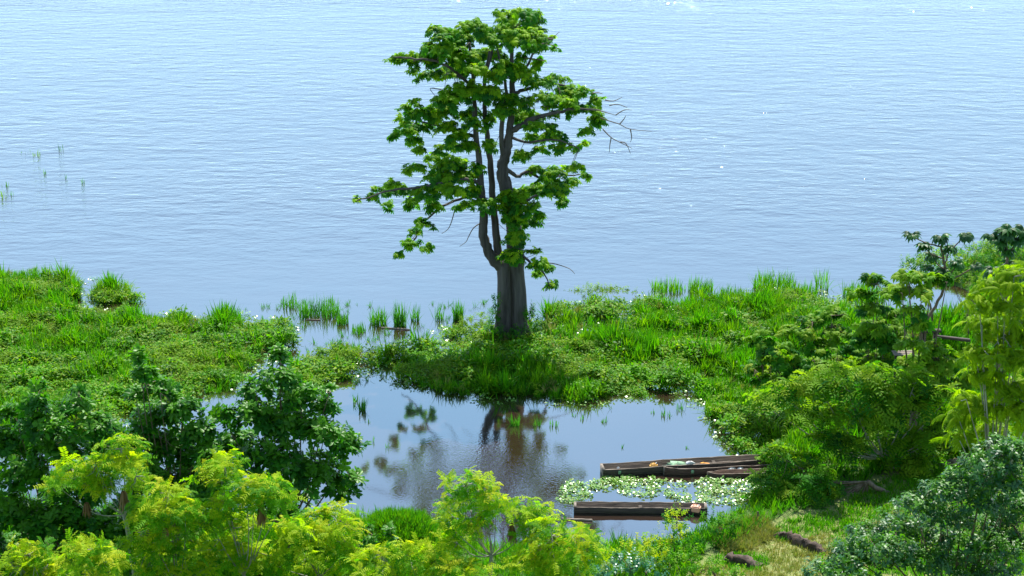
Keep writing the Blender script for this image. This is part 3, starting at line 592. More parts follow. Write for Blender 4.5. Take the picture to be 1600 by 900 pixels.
for (lab, ft, d, bl) in YT:
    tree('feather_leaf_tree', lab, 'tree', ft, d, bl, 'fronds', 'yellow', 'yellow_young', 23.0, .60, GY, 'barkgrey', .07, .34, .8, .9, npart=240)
# dry brown bunches hanging under crowns
for (px, py, h, wd, d, lab) in ((193, 768, 42, 11, 50.6, 'large brown dry bunch hanging from the tallest yellow-green tree'), (135, 786, 28, 9, 50.6, 'brown dry bunch hanging left of the pale bare stem'), (408, 792, 42, 12, 50.5, 'brown dry bunch hanging under the two-tiered yellow-green tree'), (258, 826, 18, 9, 49.6, 'small brown dry bunch half hidden in the low bushy tree'), (752, 800, 34, 6, 51.6, 'dark dry bunch hanging in the bright centre tree'), (800, 818, 44, 7, 51.8, 'dark dry bunch hanging under the right side of the centre tree')):
    c = P(px, py, d); s = ppm(px, py, d); b = MB()
    for i in range(46):
        a = rng.uniform(0, 2 * PI); q = math.sqrt(rng.random()) * wd / s * .8; L = h / s * rng.uniform(.5, 1.)
        blade(b, (math.cos(a) * q * .5, math.sin(a) * q * .5, 0), a, -PI / 2 + rng.uniform(.05, .3), L, .05, (.5, 1, .8, 0), -.05, t=rng.random())
    o = b.build('dry_leaf_bunch', M['dry']); o.location = tuple(c); tag(o, lab, 'dead leaves', 'dry leaf bunches hanging in the feather-leaved trees')

# ------------------------------------------------------------------ right side trees
GS = 'green trees on the right bank'
tree('senna_tree', 'wide green tree with bare forked limbs right of the canoes', 'tree', 1395, 69, [(1400, 620, 50, 18), (1340, 610, 46, 16), (1280, 602, 36, 16), (1225, 612, 34, 14), (1190, 628, 22, 10), (1440, 640, 40, 20), (1370, 655, 50, 20), (1300, 650, 40, 16), (1250, 655, 34, 12), (1405, 690, 44, 20), (1360, 585, 36, 14), (1430, 595, 34, 14), (1310, 580, 30, 10), (1480, 620, 26, 16), (1330, 700, 34, 16), (1450, 690, 36, 20), (1290, 690, 30, 13), (1435, 730, 30, 18), (1470, 665, 24, 18), (1375, 725, 22, 10)], 'senna', 'senna', 'senna_young_lit', 18., .95, GS, 'barkgrey', .14, .46, .7, .9, npart=300, grow=.98)
tree('senna_tree', 'low dark green tree whose boughs cover the right ends of the canoes', 'tree', 1400, 66.5, [(1215, 708, 24, 12), (1240, 730, 40, 18), (1205, 755, 34, 18), (1275, 745, 34, 16), (1250, 775, 44, 20), (1190, 790, 28, 16), (1225, 805, 34, 14), (1290, 770, 26, 12), (1170, 808, 20, 10), (1280, 842, 30, 10), (1345, 795, 22, 8), (1215, 822, 22, 9), (1250, 812, 28, 11), (1320, 812, 28, 9), (1365, 805, 22, 9), (1335, 838, 24, 8), (1300, 830, 28, 8), (1195, 835, 14, 7)], 'senna', 'senna', 'senna_young_lit', 15., .85, GS, 'bark2', .10, .30, .4, .9, npart=260, grow=.98)
tree('broadleaf_tree', 'small rounded tree with brownish green crown at the marsh edge', 'tree', 1188, 76, [(1190, 535, 20, 12), (1205, 560, 24, 18), (1180, 575, 18, 14), (1225, 548, 18, 10), (1240, 572, 26, 14), (1200, 598, 30, 12)], 'palm', 'senna', 'senna_young_lit', 21., 1.0, GS, 'bark2', .08, .25, .5, npart=150, grow=.98)
tree('broadleaf_tree', 'layered light green tree standing behind the small rounded one', 'tree', 1300, 78, [(1270, 500, 24, 8), (1300, 490, 26, 9), (1250, 520, 28, 10), (1310, 520, 34, 11), (1280, 540, 36, 12), (1340, 545, 34, 12), (1300, 570, 40, 14)], 'palm', 'senna', 'senna_young_lit', 21., 1.0, GS, 'bark2', .08, .38, .5, npart=150, grow=.98)
tree('broadleaf_tree', 'layered tree with yellowish top in front of the far inlet', 'tree', 1375, 76, [(1370, 440, 22, 10), (1345, 462, 18, 8), (1390, 462, 24, 9), (1365, 485, 30, 9), (1400, 490, 22, 9), (1375, 512, 36, 11), (1350, 530, 28, 10), (1400, 535, 30, 12), (1385, 560, 40, 13), (1350, 575, 34, 13)], 'palm', 'senna', 'senna_young_lit', 21., 1.0, GS, 'bark2', .09, .32, .5, npart=180, grow=.98)
tree('broadleaf_tree', 'thick-trunked tree with flat tiers of leaves beside the leaning papaya', 'tree', 1424, 72, [(1420, 435, 30, 9), (1455, 440, 24, 8), (1480, 438, 16, 7), (1410, 455, 28, 8), (1440, 460, 22, 7), (1430, 485, 20, 7), (1440, 510, 16, 9), (1425, 540, 26, 9), (1465, 545, 26, 10), (1430, 570, 36, 12), (1480, 575, 34, 14), (1450, 600, 38, 14), (1510, 600, 26, 14)], 'palm', 'senna', 'senna_young_lit', 21., 1.0, GS, 'bark2', .17, .5, .8, npart=200, grow=.98)
tree('feathery_tree', 'bright yellow-green tree with weeping feathery leaves at the right edge', 'tree', 1570, 57, [(1585, 428, 34, 11), (1560, 446, 34, 11), (1600, 460, 40, 14), (1530, 470, 24, 10), (1570, 485, 40, 14), (1535, 505, 26, 12), (1600, 515, 36, 18), (1560, 530, 42, 15), (1525, 550, 24, 12), (1585, 560, 44, 18), (1540, 585, 34, 15), (1510, 620, 26, 12), (1580, 610, 44, 20), (1540, 640, 36, 16), (1600, 650, 36, 22), (1500, 655, 24, 12), (1550, 675, 34, 14), (1500, 685, 22, 12), (1640, 560, 30, 80)], 'feather', 'feather', 'feather', 46.0, .85, None, 'barkgrey', .13, .3, .6, .7, npart=300, part='leaf_spray')
tree('glossy_leaf_tree', 'dense tree with small shiny blue-green leaves in the bottom right corner', 'tree', 1520, 49, [(1565, 708, 34, 12), (1600, 720, 34, 18), (1540, 735, 34, 14), (1505, 755, 32, 14), (1580, 760, 40, 18), (1470, 775, 32, 13), (1530, 785, 40, 16), (1600, 800, 36, 22), (1435, 800, 34, 13), (1480, 815, 36, 16), (1550, 825, 44, 18), (1400, 825, 32, 13), (1440, 840, 40, 16), (1360, 840, 28, 12), (1500, 855, 46, 18), (1580, 865, 46, 22), (1330, 865, 28, 11), (1390, 865, 36, 14), (1440, 880, 46, 16), (1300, 890, 30, 10), (1290, 905, 30, 12), (1350, 890, 40, 12), (1520, 895, 60, 18)], 'twig', 'glossy', 'dark_young', 95.0, .95, None, 'bark2', .13, .22, .5, .8, npart=300)
# papayas
def papaya(label, d, trunk, heads, r0=.1):
    b0 = P(trunk[0][0], trunk[0][1], d); base = np.array([b0[0], d, float(hz(b0[0], d))])
    root = empty('papaya_tree', base, label, 'papaya tree', 'papaya trees by the far inlet')
    pts = [base - [0, 0, .1]] + [P(x, y, d) for x, y in trunk]
    o, p = limb(root, base, pts, r0, r0 * .45, 'bark2', 'trunk', 8)
    for (x, y, n, s) in heads:
        c = P(x, y, d + rng.uniform(-.3, .3)); q = p[int(np.argmin(np.linalg.norm(p - c - [0, 0, -.8], axis=1)))]
        limb(root, base, [q, (q + c) / 2 - [0, 0, .1], c], r0 * .4, r0 * .25, 'bark2', 'branch', 5)
        for i in range(n):
            a = i * 2.4; o = link('leaf', kmesh('papaya', i % 4, 'papaya'), root)
            e = rng.uniform(-.75, .65); o.rotation_euler = (rng.uniform(-.3, .3), -e, a); o.location = tuple(c - base); o.scale = (s,) * 3
papaya('leaning papaya tree with leaf tufts on long arms against the river', 74, [(1440, 520), (1462, 480), (1476, 440), (1474, 405), (1470, 385)], [(1424, 368, 8, .62), (1443, 386, 8, .62), (1470, 370, 9, .68), (1484, 387, 8, .62), (1510, 366, 8, .62), (1472, 424, 8, .6), (1455, 400, 7, .55), (1495, 412, 8, .6), (1525, 415, 7, .5), (1450, 418, 6, .5)])
papaya('dense-topped papaya tree at the right edge rising above the bank', 68, [(1572, 470), (1574, 430), (1573, 395), (1573, 370)], [(1573, 362, 16, .75), (1560, 375, 9, .65), (1588, 374, 9, .65), (1573, 392, 10, .6), (1548, 368, 6, .6), (1598, 360, 8, .65), (1575, 412, 9, .55), (1550, 425, 9, .6), (1590, 430, 8, .6)])

# bank shrubs on the right beyond the inlet and others
GB = 'leafy shrubs on the far right bank'
for (lab, ft, d, bl, sc) in (('broad green shrub beneath the leaning papaya', 1440, 88, [(1430, 420, 26, 12), (1460, 410, 22, 12), (1440, 438, 30, 10)], 1.), ('shrub above the brown bank of the inlet', 1500, 86, [(1490, 425, 26, 14), (1520, 410, 26, 12), (1510, 440, 34, 10), (1480, 400, 18, 8)], 1.),
    ('tall grassy shrub behind the dense-topped papaya', 1560, 92, [(1530, 395, 26, 10), (1560, 390, 30, 10), (1600, 385, 34, 12), (1555, 410, 36, 12), (1605, 410, 34, 14)], 1.), ('dark shrub between the far bank and the feathery tree', 1590, 80, [(1560, 450, 26, 12), (1590, 440, 26, 12), (1620, 450, 30, 16)], 1.)):
    tree('bank_shrub', lab, 'shrub', ft, d, bl, 'vine', 'senna', 'senna_young_lit', 40, 1., GB, 'bark2', .06, .3, npart=40, tw=20)
for (lab, px, d, bl, mt, my, kd) in (('yellow-green leafy shrub on the bank under the lower canoe', 1060, 59.5, [(1058, 812, 14, 10), (1050, 830, 20, 12), (1068, 850, 20, 14), (1045, 855, 16, 10)], 'senna', 'yellow_young', 'vine'),
    ('bluish green low shrub at the bottom between feather tree and bank', 960, 56, [(950, 880, 24, 9), (985, 885, 28, 10), (940, 898, 24, 8), (1010, 893, 24, 8)], 'bluish', 'bluish', 'vine'),
    ('tall leafy light green shrub at the bottom, left of the yellow-green one', 1000, 58, [(1000, 850, 20, 10), (985, 865, 26, 10), (1020, 868, 24, 10), (1005, 885, 30, 9)], 'herb', 'yellow_young', 'vine'),
    ('bushy green shrub between the lone canoe end and the straw grass', 1120, 62, [(1112, 818, 16, 12), (1130, 830, 20, 10), (1105, 838, 20, 10), (1145, 820, 14, 10)], 'senna', 'grass', 'vine'),
    ('leafy shrub in front of the blue bag', 1125, 56.5, [(1110, 890, 22, 8), (1138, 900, 20, 8), (1075, 872, 16, 8)], 'herb', 'herb', 'vine'),
    ('round green shrub at the upper rim of the straw grass', 1190, 63.5, [(1180, 838, 18, 8), (1200, 845, 16, 7), (1165, 850, 14, 7)], 'senna', 'senna_young_lit', 'vine'),
    ('bright green bush at the bottom beside the earth bank', 1090, 57, [(1055, 888, 28, 10), (1090, 892, 24, 9), (1030, 900, 24, 8)], 'grass', 'herb', 'vine'),
    ('yellow-green vine mound left of the kapok trunk', 737, 89.4, [(735, 508, 20, 9), (722, 517, 16, 6), (755, 514, 12, 7), (752, 498, 6, 6)], 'herb_yellow', 'herb_yellow', 'vine'),
    ('ochre-green vine mound at the river edge, right of the kapok trunk', 935, 97, [(905, 462, 14, 7), (925, 458, 16, 8), (950, 460, 20, 8), (975, 462, 16, 8), (940, 472, 30, 7)], 'herb_yellow', 'herb_yellow', 'vine'),
    ('dark leafy vine tuft at the right foot of the kapok trunk', 828, 87.7, [(828, 500, 8, 20), (836, 515, 10, 8), (815, 522, 14, 7)], 'senna', 'senna', 'vine'),
    ('dark leafy vine tuft at the left foot of the kapok trunk', 776, 87.7, [(774, 478, 4, 16), (775, 502, 7, 16), (772, 518, 11, 9), (790, 528, 16, 6)], 'senna', 'senna', 'vine')):
    tree('shrub', lab, 'shrub', px, d, bl, kd, mt, my, 45, .9, None, 'twig', .035, .35, npart=60, tw=14)

# ------------------------------------------------------------------ marsh vegetation: nobody could count it
def scatter(n, x0, x1, y0, y1):
    return rng.uniform(x0, x1, n), rng.uniform(y0, y1, n)
NM = 120000
mx_, my_ = scatter(NM, -36, 44, 70, 118)
jpx = (fbm(mx_, my_, .9) - .5) * 26; jpy = (fbm(mx_ + 50, my_, .9) - .5) * 18
ppx, ppy = proj(mx_, my_, np.zeros(NM))
inM = (inpoly(ppx + jpx, ppy + jpy, LEFT) | inpoly(ppx, ppy, LEFT2) | inpoly(ppx + jpx, ppy + jpy, MID) | inpoly(ppx + jpx * .5, ppy + jpy * .5, LAND)) & (ppx > -70) & (ppx < 1680)
def ell(cx, cy, rx, ry): return ((ppx - cx) / rx) ** 2 + ((ppy - cy) / ry) ** 2
thin = holes(ppx, ppy)
keep = inM & (rng.random(NM) > thin)
tv = fbm(mx_, my_, .28); tv2 = fbm(mx_ + 31, my_ + 17, .55)
tv3 = fbm(mx_ + 5, my_ * .8 + 3, 1.1); hgt = .15 + .85 * np.clip((tv2 - .3) / .45, 0, 1) + 1.0 * np.clip((tv3 - .42) / .3, 0, 1)          # clumps rise and fall
zg = hz(mx_, my_)
# leafy herb where: lower left, round the pond edge; grass elsewhere
herbw = np.clip((tv - .46) * 6, -.3, 1) + np.clip(1.4 - ell(330, 560, 170, 50), 0, 1) * .8 + np.clip(1.3 - ell(60, 600, 130, 60), 0, 1) * .6 + np.clip(1.3 - ell(1000, 610, 120, 18), 0, 1) + np.clip(1.2 - ell(500, 575, 80, 25), 0, 1)
isherb = rng.random(NM) < np.clip(herbw, .05, .92)
def upn(n, s=.18): u = rng.normal(size=(n, 3)) * s; u[:, 2] = 1; return u
g = keep & ~isherb; g = np.where(g)[0]; g = g[rng.random(len(g)) < .60]
sc = .45 + .72 * hgt[g] * rng.uniform(.7, 1.25, len(g))
tg = (tv2[g] * 2.2 + tv3[g] * 1.5 + rng.random(len(g)) * .35)
stuff('marsh_grass', 'bright green marsh grass in thick clumps between river and pond', 'tuft', np.c_[mx_[g], my_[g], np.maximum(zg[g], -.05) + .25 * np.clip(hgt[g] - .8, 0, 2)], upn(len(g)), sc, 'grass', 'marsh grass', tg)
h_ = np.where(keep & isherb)[0]; h_ = h_[rng.random(len(h_)) < .9]
sc = .7 + .5 * hgt[h_] * rng.uniform(.7, 1.2, len(h_))
hv = h_[(fbm(mx_[h_] + 71, my_[h_], .45) > .60)]; h_ = np.setdiff1d(h_, hv); sc = .7 + .5 * hgt[h_] * rng.uniform(.7, 1.2, len(h_))
stuff('marsh_vine', 'patches of yellowish creeping plants among the marsh grass', 'herb', np.c_[mx_[hv], my_[hv], np.maximum(zg[hv], 0) + .3 * hgt[hv]], upn(len(hv), .3), rng.uniform(.7, 1.2, len(hv)), 'herb_yellow', 'marsh plants')
dv = np.where(inM & (fbm(mx_ + 11, my_ + 40, 1.3) > .66))[0]; dv = dv[rng.random(len(dv)) < .35]
stuff('dead_marsh_stems', 'brownish dead stems scattered through the marsh', 'tuft', np.c_[mx_[dv], my_[dv], np.maximum(zg[dv], 0) + .15], upn(len(dv), .5), rng.uniform(.4, .8, len(dv)), 'drygrass', 'dead stems')
stuff('marsh_herb', 'leafy green marsh plants matted round the pond edge', 'herb', np.c_[mx_[h_], my_[h_], np.maximum(zg[h_], 0) + .25 * hgt[h_]], upn(len(h_), .3), sc, 'herb', 'marsh plants', tv[h_] * 2 + rng.random(len(h_)) * .5)
print('tufts', len(g), 'herbs', len(h_))
# near bank grass
nb = 16000; bx_, by_ = scatter(nb, -26, 34, 52, 78); q1, q2 = proj(bx_, by_, np.zeros(nb))
okb = (hz(bx_, by_) > .02) & (q1 > -60) & (q1 < 1660) & ~inpoly(q1, q2, FIELD)
gi = np.where(okb)[0]; near = fbm(bx_, by_, .5)
stuff('bank_grass', 'tall light green grass along the near bank of the pond', 'tuft', np.c_[bx_[gi], by_[gi], hz(bx_[gi], by_[gi])], upn(len(gi), .25), (.5 + .9 * near[gi]) * rng.uniform(.7, 1.2, len(gi)), 'grass', 'grass', near[gi] * 2 + rng.random(len(gi)) * .6)
# grass mound beside the saplings
n = 900; a = rng.uniform(0, 2 * PI, n); q = np.sqrt(rng.random(n)); c = G(625, 842, .3)
T = np.c_[c[0] + np.cos(a) * q * 1.9, c[1] - 1 + np.sin(a) * q * 1.8, .3 + 1.3 * np.sqrt(np.maximum(0, 1 - q ** 2))]
stuff('grass_mound', 'rounded mound of fine bright grass behind the dark saplings', 'tuft', T, np.c_[np.cos(a) * q * .5, np.sin(a) * q * .5, np.ones(n)], rng.uniform(.45, .75, n), 'grass', 'grass')
# short grass of the terraces
nf = 26000; fx_, fy_ = scatter(nf, 5, 34, 48, 74); q1, q2 = proj(fx_, fy_, np.full(nf, .4)); okf = inpoly(q1, q2, FIELD) & (q1 < 1650) & (q2 < 930)
fi = np.where(okf)[0]; dryness = fbm(fx_, fy_, .25) + np.where((q1 < 1300) & (q2 > 835), .35, -.1)
dm = dryness[fi] > .70; f1 = fi[dm]; f2 = fi[~dm]
stuff('dry_grass', 'short straw-coloured grass on the bottom terrace', 'short', np.c_[fx_[f1], fy_[f1], hz(fx_[f1], fy_[f1])], upn(len(f1)), rng.uniform(.6, 1.2, len(f1)), 'drygrass', 'grass')
stuff('terrace_grass', 'short bright green grass on the terraces under the right trees', 'short', np.c_[fx_[f2], fy_[f2], hz(fx_[f2], fy_[f2])], upn(len(f2)), rng.uniform(.8, 1.5, len(f2)), 'grass', 'grass')
# floating mats
MAT = [(868, 772), (885, 755), (930, 750), (960, 745), (1000, 748), (1050, 752), (1110, 750), (1180, 750), (1190, 790), (1110, 792), (1085, 782), (1030, 776), (985, 772), (950, 766), (925, 775), (900, 790), (872, 792)]
n = 9000; x_, y_ = scatter(n, 2, 14, 66, 80); q1, q2 = proj(x_, y_, np.zeros(n)); j1 = (fbm(x_, y_, 1.5) - .5) * 22; j2 = (fbm(x_ + 9, y_, 1.5) - .5) * 14
ok = np.where(inpoly(q1 + j1, q2 + j2, MAT) & (fbm(x_ + 3, y_ + 3, 1.7) > .40))[0]; ok = ok[rng.random(len(ok)) < .62]
stuff('floating_leaves', 'mat of pale floating leaves between the upper and lower canoes', 'pads', np.c_[x_[ok], y_[ok], np.full(len(ok), .01)], upn(len(ok), .2), rng.uniform(.38, .75, len(ok)), 'lily', 'floating leaves')
# thin floating fringe round the ponds and sprigs in the shallows
n = 60000; x_, y_ = scatter(n, -30, 26, 66, 112); q1, q2 = proj(x_, y_, np.zeros(n))
def near_poly(poly, dx, dy):
    r = np.zeros(n, bool)
    for a in np.arange(0, 2 * PI, PI / 4): r |= inpoly(q1 + math.cos(a) * dx, q2 + math.sin(a) * dy, poly)
    return r
fr_ = (near_poly(MID, 22, 12) | near_poly(LEFT, 26, 13)) & ~inpoly(q1, q2, LAND) & (fbm(x_, y_, .8) > .47)
ok = np.where(fr_)[0]; ok = ok[rng.random(len(ok)) < .16]
stuff('floating_fringe', 'loose floating leaves and sprigs fringing the marsh', 'pads', np.c_[x_[ok], y_[ok], np.full(len(ok), .01)], upn(len(ok), .25), rng.uniform(.4, .9, len(ok)), 'lily', 'floating leaves')
sh = ((q2 > 470) & (q2 < 600) & (q1 > 380) & (q1 < 780)) & ~inpoly(q1, q2, LAND)
ok = np.where(sh & (fbm(x_ + 5, y_, .7) > .5))[0]; ok = ok[rng.random(len(ok)) < .09]
stuff('shallow_water_sprigs', 'thin grass sprigs standing in the shallows left of the kapok', 'tuft', np.c_[x_[ok], y_[ok], np.full(len(ok), -.1)], upn(len(ok), .2), rng.uniform(.35, .75, len(ok)), 'grass_deep', 'water grass')

# reed clumps standing in the water: one thing each
def clump(px, py, h, wd, lab, n=26, mat='grass_deep', grp='reed clumps along the river edge', name='reed_clump', lean=.5):
    c = G(px, py); s = ppm(px, py, c[1]); b = MB(); hh_ = h / s
    for i in range(int(n * (1.7 if n > 18 else 1))):
        a = rng.uniform(0, 2 * PI); q = math.sqrt(rng.random()) * wd / s
        blade(b, (math.cos(a) * q, math.sin(a) * q, -.1), rng.uniform(0, 7), PI / 2 - abs(rng.normal()) * .30, (hh_ * 1.12 + .1) * rng.uniform(.35, 1.08), .045, (.7, 1, .7, 0), rng.uniform(.05, lean) * .6, t=rng.random())
    o = b.build(name, M[mat]); o.location = tuple(c); tag(o, lab, 'reeds' if 'reed' in name else 'water plant', grp)
for a_ in ((452, 478, 24, 14, 'reed clump at the tip of the left marsh, leftmost of the edge row', 40), (480, 492, 32, 14, 'dense reed clump right of the left marsh tip', 70), (512, 492, 32, 20, 'widest reed clump in the open row beside the marsh tip', 90),
           (535, 505, 22, 10, 'low leafy reed clump in front of the widest one', 50), (592, 505, 32, 14, 'thick arching reed clump midway between left marsh and kapok', 80), (625, 508, 44, 10, 'tallest reed clump of the row left of the kapok', 70),
           (648, 500, 30, 7, 'thin reed clump next to the tallest one', 26), (685, 498, 32, 8, 'sparse wispy reed clump with water showing through', 20), (716, 498, 34, 8, 'narrow bright reed clump nearest the kapok trunk', 70), (560, 518, 16, 12, 'low reed clump in the shallows behind the leaf mats', 40)):
    clump(*a_)
for a_ in ((1045, 452, 21, 26, 'dark reed clump at the river edge right of the ochre vine mound', 130), (1095, 455, 25, 20, 'tall upright reed clump on the river edge', 110), (1140, 462, 18, 20, 'short reed clump beside the tall upright one', 80), (1210, 448, 27, 34, 'broad reed clump at the outermost point of the right marsh', 220), (1255, 460, 24, 22, 'reed clump on the slope of the right marsh point', 110), (1285, 450, 36, 12, 'wispy thin reeds standing in water off the right point', 26), (1350, 465, 28, 34, 'rounded reed clump left of the papaya bank', 260)):
    clump(*a_[:5], n=a_[5], mat='grass', grp='reed clumps on the right marsh edge')
for i, a_ in enumerate(((58, 243, 14, 6, 'tuft with one yellow stem in the open river at left', 14), (95, 235, 12, 6, 'thin stems right of the yellow-stemmed tuft in the river', 6), (40, 238, 8, 14, 'scattered short stems left of the yellow-stemmed tuft', 9), (103, 279, 9, 4, 'tiny dark stems below the river tufts', 5), (130, 286, 11, 2, 'single short green shoot alone in the open river', 7), (70, 272, 9, 4, 'faint bluish shoots in the open river', 4), (6, 309, 16, 5, 'green tuft in the river at the left edge', 14), (8, 292, 11, 8, 'thin stems just above the left edge tuft', 7), (20, 305, 12, 5, 'thin stems right of the left edge tuft', 5))):
    clump(*a_[:5], n=a_[5], mat='herb_yellow' if a_[5] > 10 else 'senna', grp='sprigs standing in the open river', name='river_sprig')
for a_ in ((566, 640, 22, 7, 'leafy sprig tuft in the pond by its left bank', 26), (555, 628, 18, 5, 'thin sprig at the pond edge beneath the left reeds', 14), (578, 660, 8, 4, 'small dark shoot in the pond', 6), (605, 700, 14, 3, 'twin bent stems standing in the left pond', 5), (583, 690, 14, 2, 'single thin stem in the left pond', 3), (895, 650, 8, 4, 'low shoots in the pond middle', 8), (944, 660, 10, 5, 'small green tuft alone in mid pond', 16), (911, 655, 12, 4, 'bent shoot left of the lone mid-pond tuft', 4), (973, 700, 12, 2, 'thin upright stem in the pond above the canoes', 4), (954, 640, 22, 1, 'tall single stick standing near the far pond edge', 3), (1040, 650, 16, 8, 'feathery sprigs at the right of the pond', 16), (1062, 640, 22, 6, 'tall weed in the pond near the right bank', 14), (1020, 645, 12, 4, 'faint stems left of the right pond weeds', 5), (840, 665, 16, 6, 'green grass tuft over the crown reflection', 18), (805, 664, 22, 7, 'tallest grass tuft standing in the trunk reflection', 26), (865, 665, 16, 6, 'thin grass tuft at right end of the dark reflection', 12), (1072, 700, 6, 3, 'tiny shoot above the upper canoe', 5)):
    clump(*a_[:5], n=a_[5], mat='grass_deep', grp='sprigs standing in the pond', name='pond_sprig')

# ------------------------------------------------------------------ canoes
def canoe(label, p0, p1, width, hgt_, pinch=(.9, .8), mats=('wood', 'woodpale'), grp='wooden dugout canoes moored at the bank', boards=(), wall=.045, tip=(1, 1), patches=(), sink=.1):
    a = np.array(p0[:2], float); b = np.array(p1[:2], float); L = np.linalg.norm(b - a); ang = math.atan2(b[1] - a[1], b[0] - a[0])
    root = empty('dugout_canoe', (a[0], a[1], 0), label, 'canoe', grp); root.rotation_euler = (0, 0, ang)
    n = 26; Vo = []; q = MB()
    def sec(s):
        e0 = min(1, pinch[0] + (1 - pinch[0]) * s / .15); e1 = min(1, pinch[1] + (1 - pinch[1]) * (1 - s) / .3); wv_ = width * min(e0, e1)
        wv_ *= 1 + .03 * math.sin(s * 9 + L); z = hgt_ * (1 + .03 * math.sin(s * 14 + L) + .015 * math.sin(s * 41) + .16 * max(0, (s - .85) / .15) * (tip[1] - 1) * 3 + .2 * max(0, (.1 - s) / .1) * (tip[0] - 1)); yo = .03 * math.sin(s * 3.1)
        return wv_, z, yo
    prof = []
    for i in range(n + 1):
        s = i / n; wv_, z, yo = sec(s); x = s * L; o_ = wv_ / 2; bt = o_ * .80; zi = -sink + .10
        prof.append([(x, yo - bt, -sink), (x, yo - o_, z), (x, yo - o_ + wall, z + .004), (x, yo - bt + wall * .6, zi), (x, yo + bt - wall * .6, zi), (x, yo + o_ - wall, z + .004), (x, yo + o_, z), (x, yo + bt, -sink)])
    V = np.array(prof).reshape(-1, 3) + rng.normal(size=((n + 1) * 8, 3)) * .006; Fc = []; mi = []
    for i in range(n):
        for j in range(8):
            k = (j + 1) % 8; Fc.append((i * 8 + j, i * 8 + k, (i + 1) * 8 + k, (i + 1) * 8 + j)); mi.append(1 if j in (1, 5) else 0)
    hull = link('hull', mesh_np('hull', V, Fc, [M[mats[0]], M[mats[1]]], np.zeros(len(V)), False, mi), root)
    for s, nm in ((0, 'bow_board'), (1, 'stern_board')):
        wv_, z, yo = sec(s); x = .045 if s == 0 else L - .045
        # end board filling the trapezoid
        hw = wv_ / 2 - .004; hb = hw * .8; t = .055
        v = [(x - t, yo - hb, -sink), (x + t, yo - hb, -sink), (x + t, yo - hw, z + .012), (x - t, yo - hw, z + .012), (x - t, yo + hb, -sink), (x + t, yo + hb, -sink), (x + t, yo + hw, z + .012), (x - t, yo + hw, z + .012)]
        f = [(0, 3, 2, 1), (4, 5, 6, 7), (0, 4, 7, 3), (1, 2, 6, 5), (2, 3, 7, 6), (0, 1, 5, 4)]
        link(nm, mesh_np(nm, v, f, M[mats[1]], np.zeros(8)), root)
    for s in boards:
        wv_, z, yo = sec(s); mbx = MB(); mbx.add(*box(s * L, yo, z * .62, .16, wv_ * .93, .035)); mbx.build('thwart', M[mats[0]], root)
    for s in patches:
        wv_, z, yo = sec(s); mbx = MB(); mbx.add(*box(s * L, yo - wv_ / 2 * .95 - .012, z * .55, .13, .018, z * .5, 0)); mbx.build('repair_patch', M['net'], root)
    return root, L, ang
ca, LA, aA = canoe('longest grey wooden canoe with plastic cans and net inside, farthest of the moored group', G(940, 741), G(1222, 724), .78, .37, boards=(.28, .62), patches=(.09,), pinch=(.92, .7))
cb, LB, aB = canoe('dark red-brown canoe with pointed bow overlapping the longest one', G(1037, 741), G(1230, 731), .62, .33, pinch=(.12, .6), mats=('woodred', 'woodpale'), boards=(.45,), patches=(.22, ), tip=(1.6, 1))
cc, LC, aC = canoe('small pointed pale-rimmed canoe in front of the red-brown one', G(1105, 746), G(1240, 742), .52, .25, pinch=(.1, .6), mats=('woodred', 'woodpale'), tip=(1.5, 1))
cdn, LD, aD = canoe('dark weathered canoe lying alone below the floating leaf mat', G(897, 798), G(1104, 800), .64, .30, boards=(.5,), pinch=(.9, .85), wall=.04)
def on(px, py, z): return G(px, py, z)
def lump(name, mat, px, py, z, sx, sy, sz, lab, cat, seed=0, grp=None):
    """soft irregular bundle"""
    r_ = np.random.default_rng(seed); V = []; Fc = []; nu, nv_ = 12, 7; c = on(px, py, z)
    for j in range(nv_ + 1):
        ph = PI * j / nv_
        for i in range(nu):
            th = 2 * PI * i / nu; k = 1 + .28 * r_.normal() * (0 < j < nv_); V.append((math.sin(ph) * math.cos(th) * sx / 2 * k, math.sin(ph) * math.sin(th) * sy / 2 * k, math.cos(ph) * sz / 2 * (1 + .12 * r_.normal()) + sz / 2))
    for j in range(nv_):
        for i in range(nu): a = j * nu + i; b = j * nu + (i + 1) % nu; Fc.append((a, a + nu, b + nu, b))
    o = link(name, mesh_np(name, V, Fc, M[mat], np.zeros(len(V)), False), None, c); return tag(o, lab, cat, grp)
def jerrycan(px, py, z, L, Wd, Hh, rz, mat, lab):
    c = on(px, py, z); root = empty('jerrycan', c, lab, 'jerrycan'); root.rotation_euler = (0, 0, rz)
    import bmesh
    bm = bmesh.new(); bmesh.ops.create_cube(bm, size=1)
    for v in bm.verts: v.co = (v.co.x * L, v.co.y * Wd, (v.co.z + .5) * Hh)
    bmesh.ops.bevel(bm, geom=bm.edges[:], offset=.05, segments=3, affect='EDGES')
    me = bpy.data.meshes.new('can_body'); bm.to_mesh(me); bm.free(); me.materials.append(M[mat]); link('can_body', me, root)
    b = MB(); b.add(*tube([(-L * .28, 0, Hh - .01), (-L * .28, 0, Hh + .05), (L * .1, 0, Hh + .06), (L * .1, 0, Hh - .01)], .022, 6)); b.build('handle', M[mat], root)
    b = MB(); b.add(*tube([(L * .33, 0, Hh - .02), (L * .33, 0, Hh + .05)], .035, 8)); b.build('cap', M['whitep'], root)
jerrycan(1021, 733, .12, .38, .22, .26, .3, 'yellowp', 'yellow plastic can standing in the middle of the longest canoe')
jerrycan(1087, 799, .12, .42, .34, .28, -.35, 'pinkp', 'peach-coloured plastic can at the right end of the lone dark canoe')
lump('net_bundle', 'net', 1058, 731, .12, .95, .45, .30, 'pale green net bundle heaped inside the longest canoe', 'net', 2)
